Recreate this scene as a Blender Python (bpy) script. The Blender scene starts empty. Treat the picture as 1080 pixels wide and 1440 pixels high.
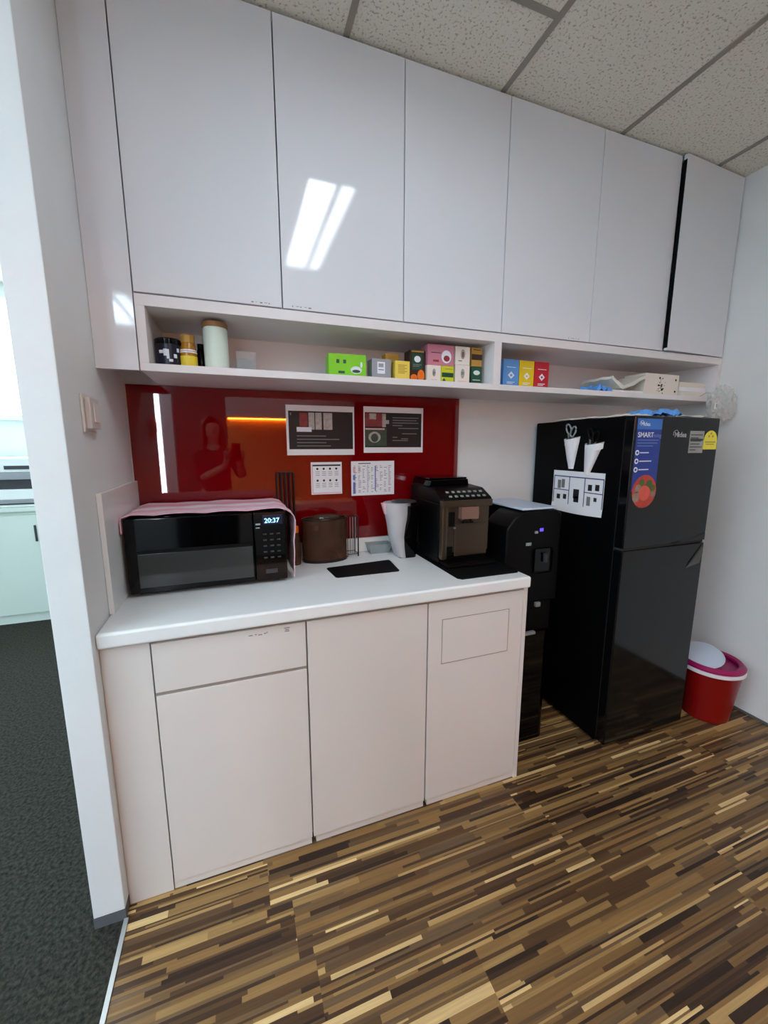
import bpy, bmesh, math, random
from mathutils import Vector, Matrix, noise
random.seed(7)
C = bpy.context.scene.collection
PI = math.pi

# ------------------------------------------------------------------ materials
def lin(c):
    r = []
    for v in c:
        v = v / 255.0
        r.append(v / 12.92 if v <= .04045 else ((v + .055) / 1.055) ** 2.4)
    return (r[0], r[1], r[2], 1.0)

def new_mat(name):
    m = bpy.data.materials.new(name); m.use_nodes = True
    nt = m.node_tree; nt.nodes.clear()
    out = nt.nodes.new('ShaderNodeOutputMaterial')
    return m, nt, out

def mat(name, rgb, rough=.5, metal=0., spec=.5, var=.04, scale=8., bump=0., bscale=60., trans=0., alpha=1., coat=0., stretch=None, ior=1.45):
    """principled surface whose colour wavers a little with object-space noise"""
    m, nt, out = new_mat(name)
    N, L = nt.nodes, nt.links
    p = N.new('ShaderNodeBsdfPrincipled')
    tc = N.new('ShaderNodeTexCoord')
    src = tc.outputs['Object']
    if stretch:
        mp = N.new('ShaderNodeMapping'); mp.inputs['Scale'].default_value = stretch
        L.new(src, mp.inputs['Vector']); src = mp.outputs['Vector']
    nz = N.new('ShaderNodeTexNoise'); nz.inputs['Scale'].default_value = scale; nz.inputs['Detail'].default_value = 3
    L.new(src, nz.inputs['Vector'])
    c = lin(rgb)
    mx = N.new('ShaderNodeMix'); mx.data_type = 'RGBA'
    mx.inputs[6].default_value = tuple(min(1, v * (1 - var)) for v in c[:3]) + (1,)
    mx.inputs[7].default_value = tuple(min(1, v * (1 + var)) for v in c[:3]) + (1,)
    L.new(nz.outputs['Fac'], mx.inputs[0]); L.new(mx.outputs[2], p.inputs['Base Color'])
    p.inputs['Roughness'].default_value = rough
    p.inputs['Metallic'].default_value = metal
    p.inputs['Specular IOR Level'].default_value = spec
    p.inputs['Transmission Weight'].default_value = trans
    p.inputs['IOR'].default_value = ior
    p.inputs['Alpha'].default_value = alpha
    p.inputs['Coat Weight'].default_value = coat
    if bump:
        n2 = N.new('ShaderNodeTexNoise'); n2.inputs['Scale'].default_value = bscale
        L.new(src, n2.inputs['Vector'])
        b = N.new('ShaderNodeBump'); b.inputs['Strength'].default_value = bump; b.inputs['Distance'].default_value = .01
        L.new(n2.outputs['Fac'], b.inputs['Height']); L.new(b.outputs['Normal'], p.inputs['Normal'])
    L.new(p.outputs['BSDF'], out.inputs['Surface'])
    return m

def emit(name, rgb, strength):
    m, nt, out = new_mat(name)
    e = nt.nodes.new('ShaderNodeEmission'); e.inputs['Color'].default_value = lin(rgb); e.inputs['Strength'].default_value = strength
    nt.links.new(e.outputs[0], out.inputs['Surface'])
    return m

def clear_plastic(name, rgb, amount, rough=.08):
    """thin clear plastic: part transparent, part glossy film"""
    m, nt, out = new_mat(name); N, L = nt.nodes, nt.links
    t = N.new('ShaderNodeBsdfTransparent'); t.inputs['Color'].default_value = lin(rgb)
    p = N.new('ShaderNodeBsdfPrincipled'); p.inputs['Base Color'].default_value = lin(rgb); p.inputs['Roughness'].default_value = rough
    mx = N.new('ShaderNodeMixShader')
    tc = N.new('ShaderNodeTexCoord'); nz = N.new('ShaderNodeTexNoise'); nz.inputs['Scale'].default_value = 12
    L.new(tc.outputs['Object'], nz.inputs['Vector'])
    ml = N.new('ShaderNodeMath'); ml.operation = 'MULTIPLY_ADD'; ml.inputs[1].default_value = amount * .3; ml.inputs[2].default_value = amount * .85
    L.new(nz.outputs['Fac'], ml.inputs[0]); L.new(ml.outputs[0], mx.inputs[0])
    L.new(t.outputs[0], mx.inputs[1]); L.new(p.outputs[0], mx.inputs[2]); L.new(mx.outputs[0], out.inputs['Surface'])
    return m

def math_node(nt, op, a, b=None):
    n = nt.nodes.new('ShaderNodeMath'); n.operation = op
    for i, v in enumerate((a, b)):
        if v is None: continue
        if isinstance(v, (int, float)): n.inputs[i].default_value = v
        else: nt.links.new(v, n.inputs[i])
    return n.outputs[0]

def white_noise(nt, x, y, z):
    cb = nt.nodes.new('ShaderNodeCombineXYZ')
    for i, v in enumerate((x, y, z)):
        if isinstance(v, (int, float)): cb.inputs[i].default_value = v
        else: nt.links.new(v, cb.inputs[i])
    w = nt.nodes.new('ShaderNodeTexWhiteNoise'); w.noise_dimensions = '3D'
    nt.links.new(cb.outputs[0], w.inputs['Vector'])
    return w.outputs['Value']

def parquet():
    m, nt, out = new_mat('finger_strip_wood'); N, L = nt.nodes, nt.links
    tc = N.new('ShaderNodeTexCoord'); sp = N.new('ShaderNodeSeparateXYZ'); L.new(tc.outputs['Object'], sp.inputs[0])
    X, Y = sp.outputs[0], sp.outputs[1]
    M = lambda op, a, b=None: math_node(nt, op, a, b)
    wob = M('MULTIPLY', M('SINE', M('MULTIPLY', Y, 2 * PI / .0613)), .0034)
    wob2 = M('MULTIPLY', M('SINE', M('MULTIPLY', Y, 2 * PI / .0371)), .0018)
    yy = M('ADD', M('ADD', Y, wob), wob2)
    pl = M('FLOOR', M('DIVIDE', yy, .15))
    xo = M('ADD', X, M('MULTIPLY', white_noise(nt, pl, 3.1, 0.), 1.0))
    k = M('FLOOR', M('DIVIDE', xo, .95))
    r = M('FLOOR', M('DIVIDE', yy, .015))
    hl = white_noise(nt, r, k, 7.7)
    ln = M('ADD', M('MULTIPLY', hl, .26), .16)
    off = M('MULTIPLY', white_noise(nt, r, k, 1.3), 5.0)
    c = M('FLOOR', M('DIVIDE', M('ADD', xo, off), ln))
    # some strips are split lengthwise into a thick and a thin one
    fr_ = M('FRACT', M('DIVIDE', yy, .015))
    sub = M('MULTIPLY', M('GREATER_THAN', fr_, .58), M('GREATER_THAN', white_noise(nt, r, k, 4.4), .45))
    c2 = M('FLOOR', M('DIVIDE', M('ADD', xo, M('MULTIPLY', off, 1.7)), .31))
    v1 = white_noise(nt, r, c, k); v2 = white_noise(nt, M('ADD', r, .5), c2, k)
    v = M('ADD', M('MULTIPLY', v1, M('SUBTRACT', 1., sub)), M('MULTIPLY', v2, sub))
    ramp = N.new('ShaderNodeValToRGB'); e = ramp.color_ramp; e.interpolation = 'LINEAR'
    cols = [(0, (44, 31, 23)), (.1, (64, 45, 30)), (.3, (92, 66, 41)), (.42, (101, 81, 59)), (.56, (118, 89, 53)), (.72, (134, 102, 61)), (.87, (146, 115, 70)), (.945, (180, 146, 94)), (1, (226, 194, 138))]
    e.elements[0].position = 0; e.elements[0].color = lin(cols[0][1]); e.elements[1].position = 1; e.elements[1].color = lin(cols[-1][1])
    for p_, c_ in cols[1:-1]:
        q = e.elements.new(p_); q.color = lin(c_)
    L.new(v, ramp.inputs[0])
    mp = N.new('ShaderNodeMapping'); mp.inputs['Scale'].default_value = (6, 160, 1); L.new(tc.outputs['Object'], mp.inputs['Vector'])
    gz = N.new('ShaderNodeTexNoise'); gz.inputs['Scale'].default_value = 1.; gz.inputs['Detail'].default_value = 4
    L.new(mp.outputs[0], gz.inputs['Vector'])
    gr = M('ADD', M('MULTIPLY', gz.outputs['Fac'], .7), .65)
    mx = N.new('ShaderNodeMix'); mx.data_type = 'RGBA'; mx.blend_type = 'MULTIPLY'; mx.inputs[0].default_value = 1
    L.new(ramp.outputs[0], mx.inputs[6]); L.new(gr, mx.inputs[7])
    p = N.new('ShaderNodeBsdfPrincipled'); L.new(mx.outputs[2], p.inputs['Base Color'])
    p.inputs['Roughness'].default_value = .38; p.inputs['Specular IOR Level'].default_value = .35
    L.new(p.outputs[0], out.inputs[0])
    return m

def carpet():
    m, nt, out = new_mat('dark_carpet'); N, L = nt.nodes, nt.links
    tc = N.new('ShaderNodeTexCoord')
    nz = N.new('ShaderNodeTexNoise'); nz.inputs['Scale'].default_value = 90; nz.inputs['Detail'].default_value = 5
    L.new(tc.outputs['Object'], nz.inputs['Vector'])
    rp = N.new('ShaderNodeValToRGB'); rp.color_ramp.elements[0].position = .3; rp.color_ramp.elements[1].position = .75
    rp.color_ramp.elements[0].color = lin((28, 29, 26)); rp.color_ramp.elements[1].color = lin((68, 67, 60))
    L.new(nz.outputs['Fac'], rp.inputs[0])
    p = N.new('ShaderNodeBsdfPrincipled'); p.inputs['Roughness'].default_value = .95; p.inputs['Specular IOR Level'].default_value = .1
    L.new(rp.outputs[0], p.inputs['Base Color'])
    b = N.new('ShaderNodeBump'); b.inputs['Strength'].default_value = .6; b.inputs['Distance'].default_value = .01
    L.new(nz.outputs['Fac'], b.inputs['Height']); L.new(b.outputs[0], p.inputs['Normal']); L.new(p.outputs[0], out.inputs[0])
    return m

def ceiling_tile():
    m, nt, out = new_mat('mineral_fibre_tile'); N, L = nt.nodes, nt.links
    tc = N.new('ShaderNodeTexCoord')
    nz = N.new('ShaderNodeTexNoise'); nz.inputs['Scale'].default_value = 110; nz.inputs['Detail'].default_value = 2
    L.new(tc.outputs['Object'], nz.inputs['Vector'])
    rp = N.new('ShaderNodeValToRGB'); rp.color_ramp.elements[0].position = .33; rp.color_ramp.elements[1].position = .44
    rp.color_ramp.elements[0].color = lin((184, 176, 160)); rp.color_ramp.elements[1].color = lin((232, 228, 216))
    L.new(nz.outputs['Fac'], rp.inputs[0])
    p = N.new('ShaderNodeBsdfPrincipled'); p.inputs['Roughness'].default_value = .9; p.inputs['Specular IOR Level'].default_value = .1
    L.new(rp.outputs[0], p.inputs['Base Color'])
    b = N.new('ShaderNodeBump'); b.inputs['Strength'].default_value = .4; b.inputs['Distance'].default_value = .004
    L.new(nz.outputs['Fac'], b.inputs['Height']); L.new(b.outputs[0], p.inputs['Normal']); L.new(p.outputs[0], out.inputs[0])
    return m

def stripes(name, cols, scale, rough=.85):
    m, nt, out = new_mat(name); N, L = nt.nodes, nt.links
    tc = N.new('ShaderNodeTexCoord'); sp = N.new('ShaderNodeSeparateXYZ'); L.new(tc.outputs['Object'], sp.inputs[0])
    f = math_node(nt, 'FRACT', math_node(nt, 'MULTIPLY', sp.outputs[1], scale))
    rp = N.new('ShaderNodeValToRGB'); rp.color_ramp.interpolation = 'EASE'
    rp.color_ramp.elements[0].color = lin(cols[0]); rp.color_ramp.elements[1].color = lin(cols[-1])
    for i, c in enumerate(cols[1:-1]):
        q = rp.color_ramp.elements.new((i + 1) / (len(cols) - 1)); q.color = lin(c)
    L.new(f, rp.inputs[0])
    p = N.new('ShaderNodeBsdfPrincipled'); p.inputs['Roughness'].default_value = rough
    L.new(rp.outputs[0], p.inputs['Base Color']); L.new(p.outputs[0], out.inputs[0])
    return m

M = dict(
    paint=mat('white_wall_paint', (226, 227, 226), .75, bump=.04, bscale=120),
    office_paint=mat('cool_white_wall_paint', (222, 232, 230), .75, bump=.04, bscale=120),
    lacquer=mat('glossy_white_lacquer', (224, 225, 229), .06, spec=.55, var=.01),
    satin=mat('satin_white_laminate', (218, 211, 205), .38, spec=.4, var=.015),
    board=mat('white_melamine_board', (226, 222, 222), .4, var=.01),
    stone=mat('white_solid_surface', (234, 235, 233), .22, var=.02, scale=40),
    gap=mat('dark_gap', (40, 36, 34), .8),
    red=mat('red_back_painted_glass', (112, 2, 7), .02, spec=.75, var=.02),
    black=mat('black_plastic', (4, 4, 5), .4, spec=.18),
    gloss_black=mat('gloss_black', (3, 3, 4), .06, spec=.3),
    matt_black=mat('matt_black_rubber', (6, 6, 7), .65, spec=.15, bump=.15, bscale=300),
    window_mesh=mat('dark_window_mesh', (56, 58, 57), .08, spec=.35),
    bronze=mat('bronze_grey_metal', (98, 88, 75), .28, metal=.85, stretch=(2, 2, 120), var=.06),
    steel=mat('brushed_steel', (170, 168, 165), .3, metal=.9),
    copper=mat('copper_front', (160, 128, 114), .25, metal=.6),
    fridge_side=mat('black_fridge_side', (4, 4, 5), .45, spec=.1),
    fridge_door=mat('dark_glass_fridge_door', (9, 9, 10), .10, spec=.36, var=.03),
    silver=mat('silver_print', (190, 190, 195), .35, metal=.5),
    blue=mat('blue_sticker', (24, 52, 140), .35, var=.1),
    blue_light=mat('light_blue_sticker', (48, 110, 190), .35, var=.1),
    white_print=mat('white_print', (225, 230, 240), .5),
    pale_blue_print=mat('pale_blue_print', (110, 130, 190), .5),
    tomato=mat('tomato_red_print', (176, 52, 38), .3, var=.35, scale=40),
    green_leaf=mat('green_leaf_print', (70, 95, 40), .5),
    yellow=mat('yellow_label', (232, 222, 70), .5),
    grey_label=mat('grey_label', (150, 152, 148), .5, var=.1),
    paper=mat('white_paper', (236, 234, 236), .7),
    paper_black=mat('black_print', (24, 22, 24), .55),
    photo_grey=mat('grey_photo_print', (176, 170, 166), .55, var=.5, scale=60),
    photo_red=mat('red_photo_print', (130, 50, 52), .55, var=.5, scale=50),
    photo_green=mat('green_photo_print', (60, 78, 58), .55, var=.5, scale=50),
    text_grey=mat('grey_text_print', (120, 118, 118), .6),
    pink_print=mat('pink_print', (225, 175, 185), .6),
    navy=mat('navy_print', (60, 66, 110), .6),
    bucket_red=mat('red_bucket_plastic', (126, 5, 4), .35),
    magenta=mat('magenta_plastic', (150, 14, 84), .35),
    lid_grey=mat('pale_grey_lid_plastic', (192, 204, 220), .35),
    rim_white=mat('white_rim_plastic', (228, 226, 232), .35),
    wood=mat('jar_lid_wood', (142, 104, 66), .5, var=.2, scale=30, stretch=(1, 1, 8)),
    mint=mat('mint_white_ceramic', (212, 228, 216), .3),
    navy_tin=mat('navy_tin', (20, 22, 44), .3, var=.3, scale=30),
    honey=mat('honey_amber', (170, 116, 32), .2, var=.2),
    honey_label=mat('honey_label', (232, 205, 60), .5),
    green_box=mat('lime_green_carton', (120, 200, 30), .45),
    grey_box=mat('grey_carton', (150, 152, 158), .5),
    yellow_box=mat('yellow_carton', (228, 200, 84), .5),
    tan_box=mat('tan_carton', (186, 152, 66), .5),
    brown_box=mat('dark_brown_carton', (50, 30, 24), .45),
    orange=mat('orange_print', (226, 112, 26), .45, var=.2, scale=60),
    pink_box=mat('pink_carton', (192, 122, 142), .5),
    white_box=mat('white_carton', (226, 218, 206), .5),
    lime_print=mat('yellow_green_print', (196, 200, 40), .5),
    dark_green=mat('dark_green_carton', (20, 72, 52), .45),
    gold=mat('gold_print', (176, 136, 60), .4),
    sky_box=mat('sky_blue_carton', (92, 150, 214), .45),
    sun_box=mat('sun_yellow_carton', (226, 196, 22), .45),
    red_box=mat('red_carton', (190, 26, 44), .45),
    cloth_white=mat('off_white_cloth', (224, 220, 208), .8, bump=.2, bscale=90),
    cloth_blue=mat('blue_plastic_film', (92, 156, 228), .3, var=.3, scale=40),
    bag=clear_plastic('clear_crinkled_plastic', (244, 244, 242), .36, .3),
    acrylic=clear_plastic('clear_acrylic', (240, 242, 242), .14, .05),
    clear=clear_plastic('clear_container', (215, 222, 222), .3, .06),
    brown_clear=clear_plastic('brown_tinted_plastic', (132, 96, 74), .27, .1),
    jug_clear=clear_plastic('frosted_jug_plastic', (240, 238, 240), .55, .15),
    wire=mat('dark_wire', (40, 30, 28), .3, metal=.4),
    cream_plastic=mat('cream_switch_plastic', (226, 220, 212), .35),
    rocker=mat('beige_rocker', (208, 200, 196), .3),
    cover_cloth=stripes('pink_white_striped_cloth', [(250, 240, 243), (240, 160, 180), (248, 220, 228), (242, 182, 198), (250, 246, 248)], 4.2),
    tee=mat('grey_ceiling_tee', (150, 143, 132), .6),
    alu=mat('aluminium_strip', (190, 192, 190), .4, metal=.6),
    gap_shade=mat('black_gap_shade', (8, 8, 8), .7, spec=.1),
    shadow_seam=mat('taupe_shadow_seam', (150, 138, 130), .6),
    darkener_wood=mat('dark_wood_darkener', (58, 36, 30), .5, var=.2, scale=3, stretch=(1, 1, .1)),
    grip_sheen=mat('grey_painted_grip_sheen', (62, 61, 58), .3),  # grey paints a reflection into the lower fridge hand grip
    dark_base=mat('grey_base_strip', (92, 94, 96), .6),
    aqua=mat('pale_aqua_laminate', (206, 222, 212), .4, var=.01),
    printer_dark=mat('dark_grey_plastic', (52, 54, 58), .4),
    printer_grey=mat('mid_grey_plastic', (140, 146, 150), .4),
    amber_wood=mat('amber_wood_panel', (238, 158, 78), .5, var=.1, scale=4, stretch=(1, 1, 12)),
    amber=emit('amber_strip_glow', (255, 150, 50), 95.),
    daylight=emit('daylight_glass', (218, 242, 255), 7.), added_daylight=emit('added_daylight_glass', (214, 238, 255), 2.6), darkener_grey=mat('dark_grey_panel', (66, 62, 60), .6),
    slit=emit('bright_door_slit', (236, 240, 255), 30.),
    tube=emit('fluorescent_glow', (234, 243, 255), 16.5),
    tube_cool=emit('cool_fluorescent_glow', (214, 238, 255), 24.),
    blue_led=emit('blue_white_digits', (150, 215, 255), 2.2),
    violet_led=emit('violet_led', (90, 70, 220), 1.5),
    reflector=mat('white_light_reflector', (232, 232, 230), .35),
    floor=parquet(), carpet=carpet(), ceil=ceiling_tile(),
    skin=mat('skin', (196, 150, 124), .55), hair=mat('dark_hair', (22, 17, 16), .5),
    blouse=mat('dark_patterned_blouse', (46, 30, 32), .8, var=.6, scale=30), trousers=mat('dark_trousers', (24, 24, 28), .8),
)

# ------------------------------------------------------------------ mesh helpers
class B:
    def __init__(s): s.bm = bmesh.new()
    def box(s, x0, x1, y0, y1, z0, z1, bev=0., seg=2, rot=None):
        r = bmesh.ops.create_cube(s.bm, size=1.)
        vs = r['verts']
        cx, cy, cz = (x0 + x1) / 2, (y0 + y1) / 2, (z0 + z1) / 2
        for v in vs:
            v.co = Vector((v.co.x * (x1 - x0), v.co.y * (y1 - y0), v.co.z * (z1 - z0)))
        if bev > 0:
            es = list({e for v in vs for e in v.link_edges})
            o = bmesh.ops.bevel(s.bm, geom=es, offset=bev, segments=seg, affect='EDGES', profile=.5)
            vs = list({v for f in o['faces'] for v in f.verts} | {v for v in vs if v.is_valid})
            # all verts of the island
            st, seen = [vs[0]], set()
            while st:
                v = st.pop()
                if v in seen: continue
                seen.add(v)
                st.extend(e.other_vert(v) for e in v.link_edges)
            vs = list(seen)
        T = Matrix.Translation((cx, cy, cz))
        if rot is not None: T = T @ rot
        for v in vs: v.co = T @ v.co
        return s
    def prism(s, pts, axis, a, b):
        """extrude a polygon; axis x: pts are (y,z); y: (x,z); z: (x,y)"""
        def P(p, t):
            return {'x': (t, p[0], p[1]), 'y': (p[0], t, p[1]), 'z': (p[0], p[1], t)}[axis]
        v0 = [s.bm.verts.new(P(p, a)) for p in pts]; v1 = [s.bm.verts.new(P(p, b)) for p in pts]
        n = len(pts)
        s.bm.faces.new(v0); s.bm.faces.new(v1[::-1])
        for i in range(n): s.bm.faces.new((v0[i], v1[i], v1[(i + 1) % n], v0[(i + 1) % n]))
        return s
    def loft(s, rings, cap0=True, cap1=True, closed=True):
        R = [[s.bm.verts.new(p) for p in r] for r in rings]
        n = len(R[0])
        for a, b in zip(R, R[1:]):
            for i in range(n if closed else n - 1):
                s.bm.faces.new((a[i], a[(i + 1) % n], b[(i + 1) % n], b[i]))
        if cap0: s.bm.faces.new(R[0][::-1])
        if cap1: s.bm.faces.new(R[-1])
        return s
    def lathe(s, cx, cy, prof, n=32, cap0=True, cap1=True, sx=1., sy=1.):
        return s.loft([[(cx + sx * r * math.cos(2 * PI * i / n), cy + sy * r * math.sin(2 * PI * i / n), z) for i in range(n)] for r, z in prof], cap0, cap1)
    def tube(s, pts, r, n=8, closed=False):
        pts = [Vector(p) for p in pts]; N = len(pts); rings = []
        up = Vector((0, 0, 1))
        for i, p in enumerate(pts):
            a = pts[(i - 1) % N] if closed or i > 0 else p
            b = pts[(i + 1) % N] if closed or i < N - 1 else p
            t = (b - a).normalized()
            u = t.cross(up)
            if u.length < .05: u = t.cross(Vector((1, 0, 0)))
            u.normalize(); w = t.cross(u)
            rr = r[i] if isinstance(r, (list, tuple)) else r
            rings.append([p + (u * math.cos(2 * PI * k / n) + w * math.sin(2 * PI * k / n)) * rr for k in range(n)])
        if closed: rings.append(rings[0])
        return s.loft(rings, not closed, not closed)
    def disc(s, c, r, axis='y', t=.0006, n=28, sx=1., sz=1.):
        pts = [(c[0] + r * sx * math.cos(2 * PI * i / n), c[2] + r * sz * math.sin(2 * PI * i / n)) for i in range(n)]
        return s.prism(pts, 'y', c[1], c[1] + t)
    def grid(s, f, nu, nv, thick=.002):
        """a sheet: f(u,v) -> point; given a real thickness along the local normal"""
        P = [[Vector(f(i / nu, j / nv)) for j in range(nv + 1)] for i in range(nu + 1)]
        def nor(i, j):
            a = P[min(i + 1, nu)][j] - P[max(i - 1, 0)][j]; b = P[i][min(j + 1, nv)] - P[i][max(j - 1, 0)]
            n = a.cross(b)
            return n.normalized() if n.length > 1e-9 else Vector((0, 0, 1))
        T = [[s.bm.verts.new(P[i][j] + nor(i, j) * thick) for j in range(nv + 1)] for i in range(nu + 1)]
        U = [[s.bm.verts.new(P[i][j]) for j in range(nv + 1)] for i in range(nu + 1)]
        for i in range(nu):
            for j in range(nv):
                s.bm.faces.new((T[i][j], T[i + 1][j], T[i + 1][j + 1], T[i][j + 1]))
                s.bm.faces.new((U[i][j], U[i][j + 1], U[i + 1][j + 1], U[i + 1][j]))
        for i in range(nu):
            s.bm.faces.new((T[i][0], U[i][0], U[i + 1][0], T[i + 1][0])); s.bm.faces.new((T[i][nv], T[i + 1][nv], U[i + 1][nv], U[i][nv]))
        for j in range(nv):
            s.bm.faces.new((T[0][j], T[0][j + 1], U[0][j + 1], U[0][j])); s.bm.faces.new((T[nu][j], U[nu][j], U[nu][j + 1], T[nu][j + 1]))
        return s
    def text(s, string, size, M4, depth=.0004, bold=False):
        """lettering laid in the XZ plane facing -Y, then placed by M4"""
        cu = bpy.data.curves.new('lettering', 'FONT'); cu.body = string; cu.size = size; cu.extrude = depth / 2; cu.resolution_u = 3
        if bold: cu.offset = size * .012
        o = bpy.data.objects.new('lettering', cu); C.objects.link(o)
        me = bpy.data.meshes.new_from_object(o.evaluated_get(bpy.context.evaluated_depsgraph_get()))
        bpy.data.objects.remove(o); bpy.data.curves.remove(cu)
        me.transform(M4 @ Matrix.Rotation(PI / 2, 4, 'X'))
        s.bm.from_mesh(me); bpy.data.meshes.remove(me)
        return s

def world_loc(o):
    v = Vector((0, 0, 0))
    while o is not None: v = v + Vector(o.location); o = o.parent
    return v

def obj(name, b, m, parent=None, loc=None, sharp=35, bevel=0.):
    bm = b.bm
    bmesh.ops.recalc_face_normals(bm, faces=bm.faces[:])
    if parent is not None: org = world_loc(parent)
    elif loc is not None: org = Vector(loc)
    else:
        xs = [v.co for v in bm.verts]
        org = Vector(((min(v.x for v in xs) + max(v.x for v in xs)) / 2, (min(v.y for v in xs) + max(v.y for v in xs)) / 2, min(v.z for v in xs)))
    for v in bm.verts: v.co -= org
    me = bpy.data.meshes.new(name); bm.to_mesh(me); bm.free()
    me.materials.append(M[m] if isinstance(m, str) else m)
    me.polygons.foreach_set('use_smooth', [True] * len(me.polygons))
    me.set_sharp_from_angle(angle=math.radians(sharp))
    o = bpy.data.objects.new(name, me); C.objects.link(o)
    if parent is not None: o.parent = parent
    else: o.location = org
    if bevel:
        md = o.modifiers.new('edge', 'BEVEL'); md.width = bevel; md.segments = 2; md.limit_method = 'ANGLE'; md.angle_limit = math.radians(40)
    wn = o.modifiers.new('normals', 'WEIGHTED_NORMAL'); wn.keep_sharp = True; wn.weight = 100
    return o

def tag(o, label, cat, group=None):
    o['label'] = label; o['category'] = cat
    if group: o['group'] = group
    return o
def thing(name, label, cat, loc, group=None):
    o = bpy.data.objects.new(name, None); o.empty_display_size = .1; C.objects.link(o); o.location = loc
    return tag(o, label, cat, group)
def struct(name, b, m, bevel=0.):
    o = obj(name, b, m, loc=(0, 0, 0), bevel=bevel); o['kind'] = 'structure'; return o
def box(*a, **k): return B().box(*a, **k)

# ------------------------------------------------------------------ key measures (metres)
ZC = 2.7266; W = 2.852
YU = -.3284                  # front of the wall cabinets
YB = -.588                   # front of the base cabinets
CT = .9                      # worktop height
US = [.1188, .5636, 1.0095, 1.4496, 1.9237, 2.3959, 2.845]
YR = -4.6                    # wall behind the camera
YF = 2.62                    # far wall of the office beyond the stub wall

# ------------------------------------------------------------------ camera
cam_d = bpy.data.cameras.new('camera'); cam = bpy.data.objects.new('camera', cam_d); C.objects.link(cam)
yaw, pitch = -.3481, -.1635
F = Vector((-math.sin(yaw) * math.cos(pitch), math.cos(yaw) * math.cos(pitch), math.sin(pitch)))
Rv = Vector((math.cos(yaw), math.sin(yaw), 0)); Uv = Rv.cross(F)
m4 = Matrix((Rv, Uv, -F)).transposed().to_4x4(); m4.translation = Vector((.3885, -1.8239, 1.4036))
cam.matrix_world = m4
cam_d.sensor_fit = 'HORIZONTAL'; cam_d.sensor_width = 36; cam_d.lens = 565.33 / 1080 * 36; cam_d.clip_start = .01
bpy.context.scene.camera = cam

# ------------------------------------------------------------------ setting
struct('floor', box(0, W + .1, YR, .1, -.05, 0), 'floor')
struct('floor_carpet', box(-4.2, 0, YR, YF, -.05, 0), 'carpet')
struct('ceiling', box(-4.2, W + .1, YR, YF, ZC, ZC + .05), 'ceil')
struct('wall_left', box(-.0813, 0, -.626, YF, .035, ZC, bev=.004), 'paint')
struct('wall_back', box(0, W + .1, 0, .1, 0, ZC), 'paint')
struct('wall_right', box(W, W + .1, YR, 0, 0, ZC), 'paint')
struct('wall_rear', box(-4.2, W + .1, YR - .1, YR, 0, ZC), 'paint')
struct('wall_office', box(-4.2, 0, YF, YF + .1, 0, ZC), 'office_paint')
struct('wall_office_left', box(-4.3, -4.2, YR, YF, 0, ZC), 'office_paint')
struct('base_strip_left', box(-.0813, 0, -.626, YF, 0, .035), 'dark_base')  # grey strip along the foot of the stub wall
struct('baseboard_right', box(W - .006, W, YR, 0, 0, .012), 'dark_base')
struct('trim_threshold', box(-.006, .006, YR, -.626, 0, .004), 'alu')
b = B()
for k in range(-6, 4):       # exposed tees of the ceiling grid
    x = .8016 + .6108 * k
    if x < W: b.box(x - .010, x + .010, YR, YF if x < -.09 else 0, ZC - .004, ZC)
for k in range(-6, 5):
    y = -.609 - .6108 * 2 * k
    for q in range(-7, 4):
        xa, xb = .8016 + .6108 * q, .8016 + .6108 * (q + 1); yq_ = y - (.6108 if q > 0 else 0)
        xa = max(xa, -4.2); xb = min(xb, W if yq_ < 0 else -.09)
        if xb > xa and YR < yq_ < YF: b.box(xa, xb, yq_ - .010, yq_ + .010, ZC - .0035, ZC)
struct('trim_ceiling_grid', b, 'tee')
# daylight window of the office, far beyond the stub wall
fr = struct('window_1', B().box(-3.3, -.25, YF - .05, YF, 1.62, 1.66).box(-3.3, -.25, YF - .05, YF, 2.6, 2.65).box(-3.3, -3.25, YF - .05, YF, 1.66, 2.6).box(-.3, -.25, YF - .05, YF, 1.66, 2.6), 'office_paint')
obj('window_pane', box(-3.25, -.3, YF - .03, YF - .02, 1.66, 2.6), 'daylight', fr)
# bright glazed slit in the wall behind the camera, seen reflected in the red panel
fr = struct('window_2', B().box(-.68, -.64, YR, YR + .05, .6, 2.15).box(-.565, -.42, YR, YR + .05, .6, 2.15).box(-.64, -.565, YR, YR + .05, .6, .68).box(-.64, -.565, YR, YR + .05, 2.1, 2.15), 'paint')
obj('window_pane', box(-.64, -.565, YR + .01, YR + .02, .68, 2.1), 'slit', fr)

struct('rear_darkener_panel', box(-.40, .27, YR, YR + .03, 0, 2.3), 'darkener_grey')  # dark panel added to deepen what the red glass reflects
struct('reflection_darkener_1', box(W - .04, W, -4.55, -2.5, .013, 2.1, bev=.003), 'darkener_wood')  # made-up dark slab, out of view, darkening the red glass reflection
struct('reflection_darkener_2', box(2.15, W - .05, YR, YR + .04, 0, 2.1, bev=.003), 'darkener_wood')  # second made-up slab for the same dark reflection
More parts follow.
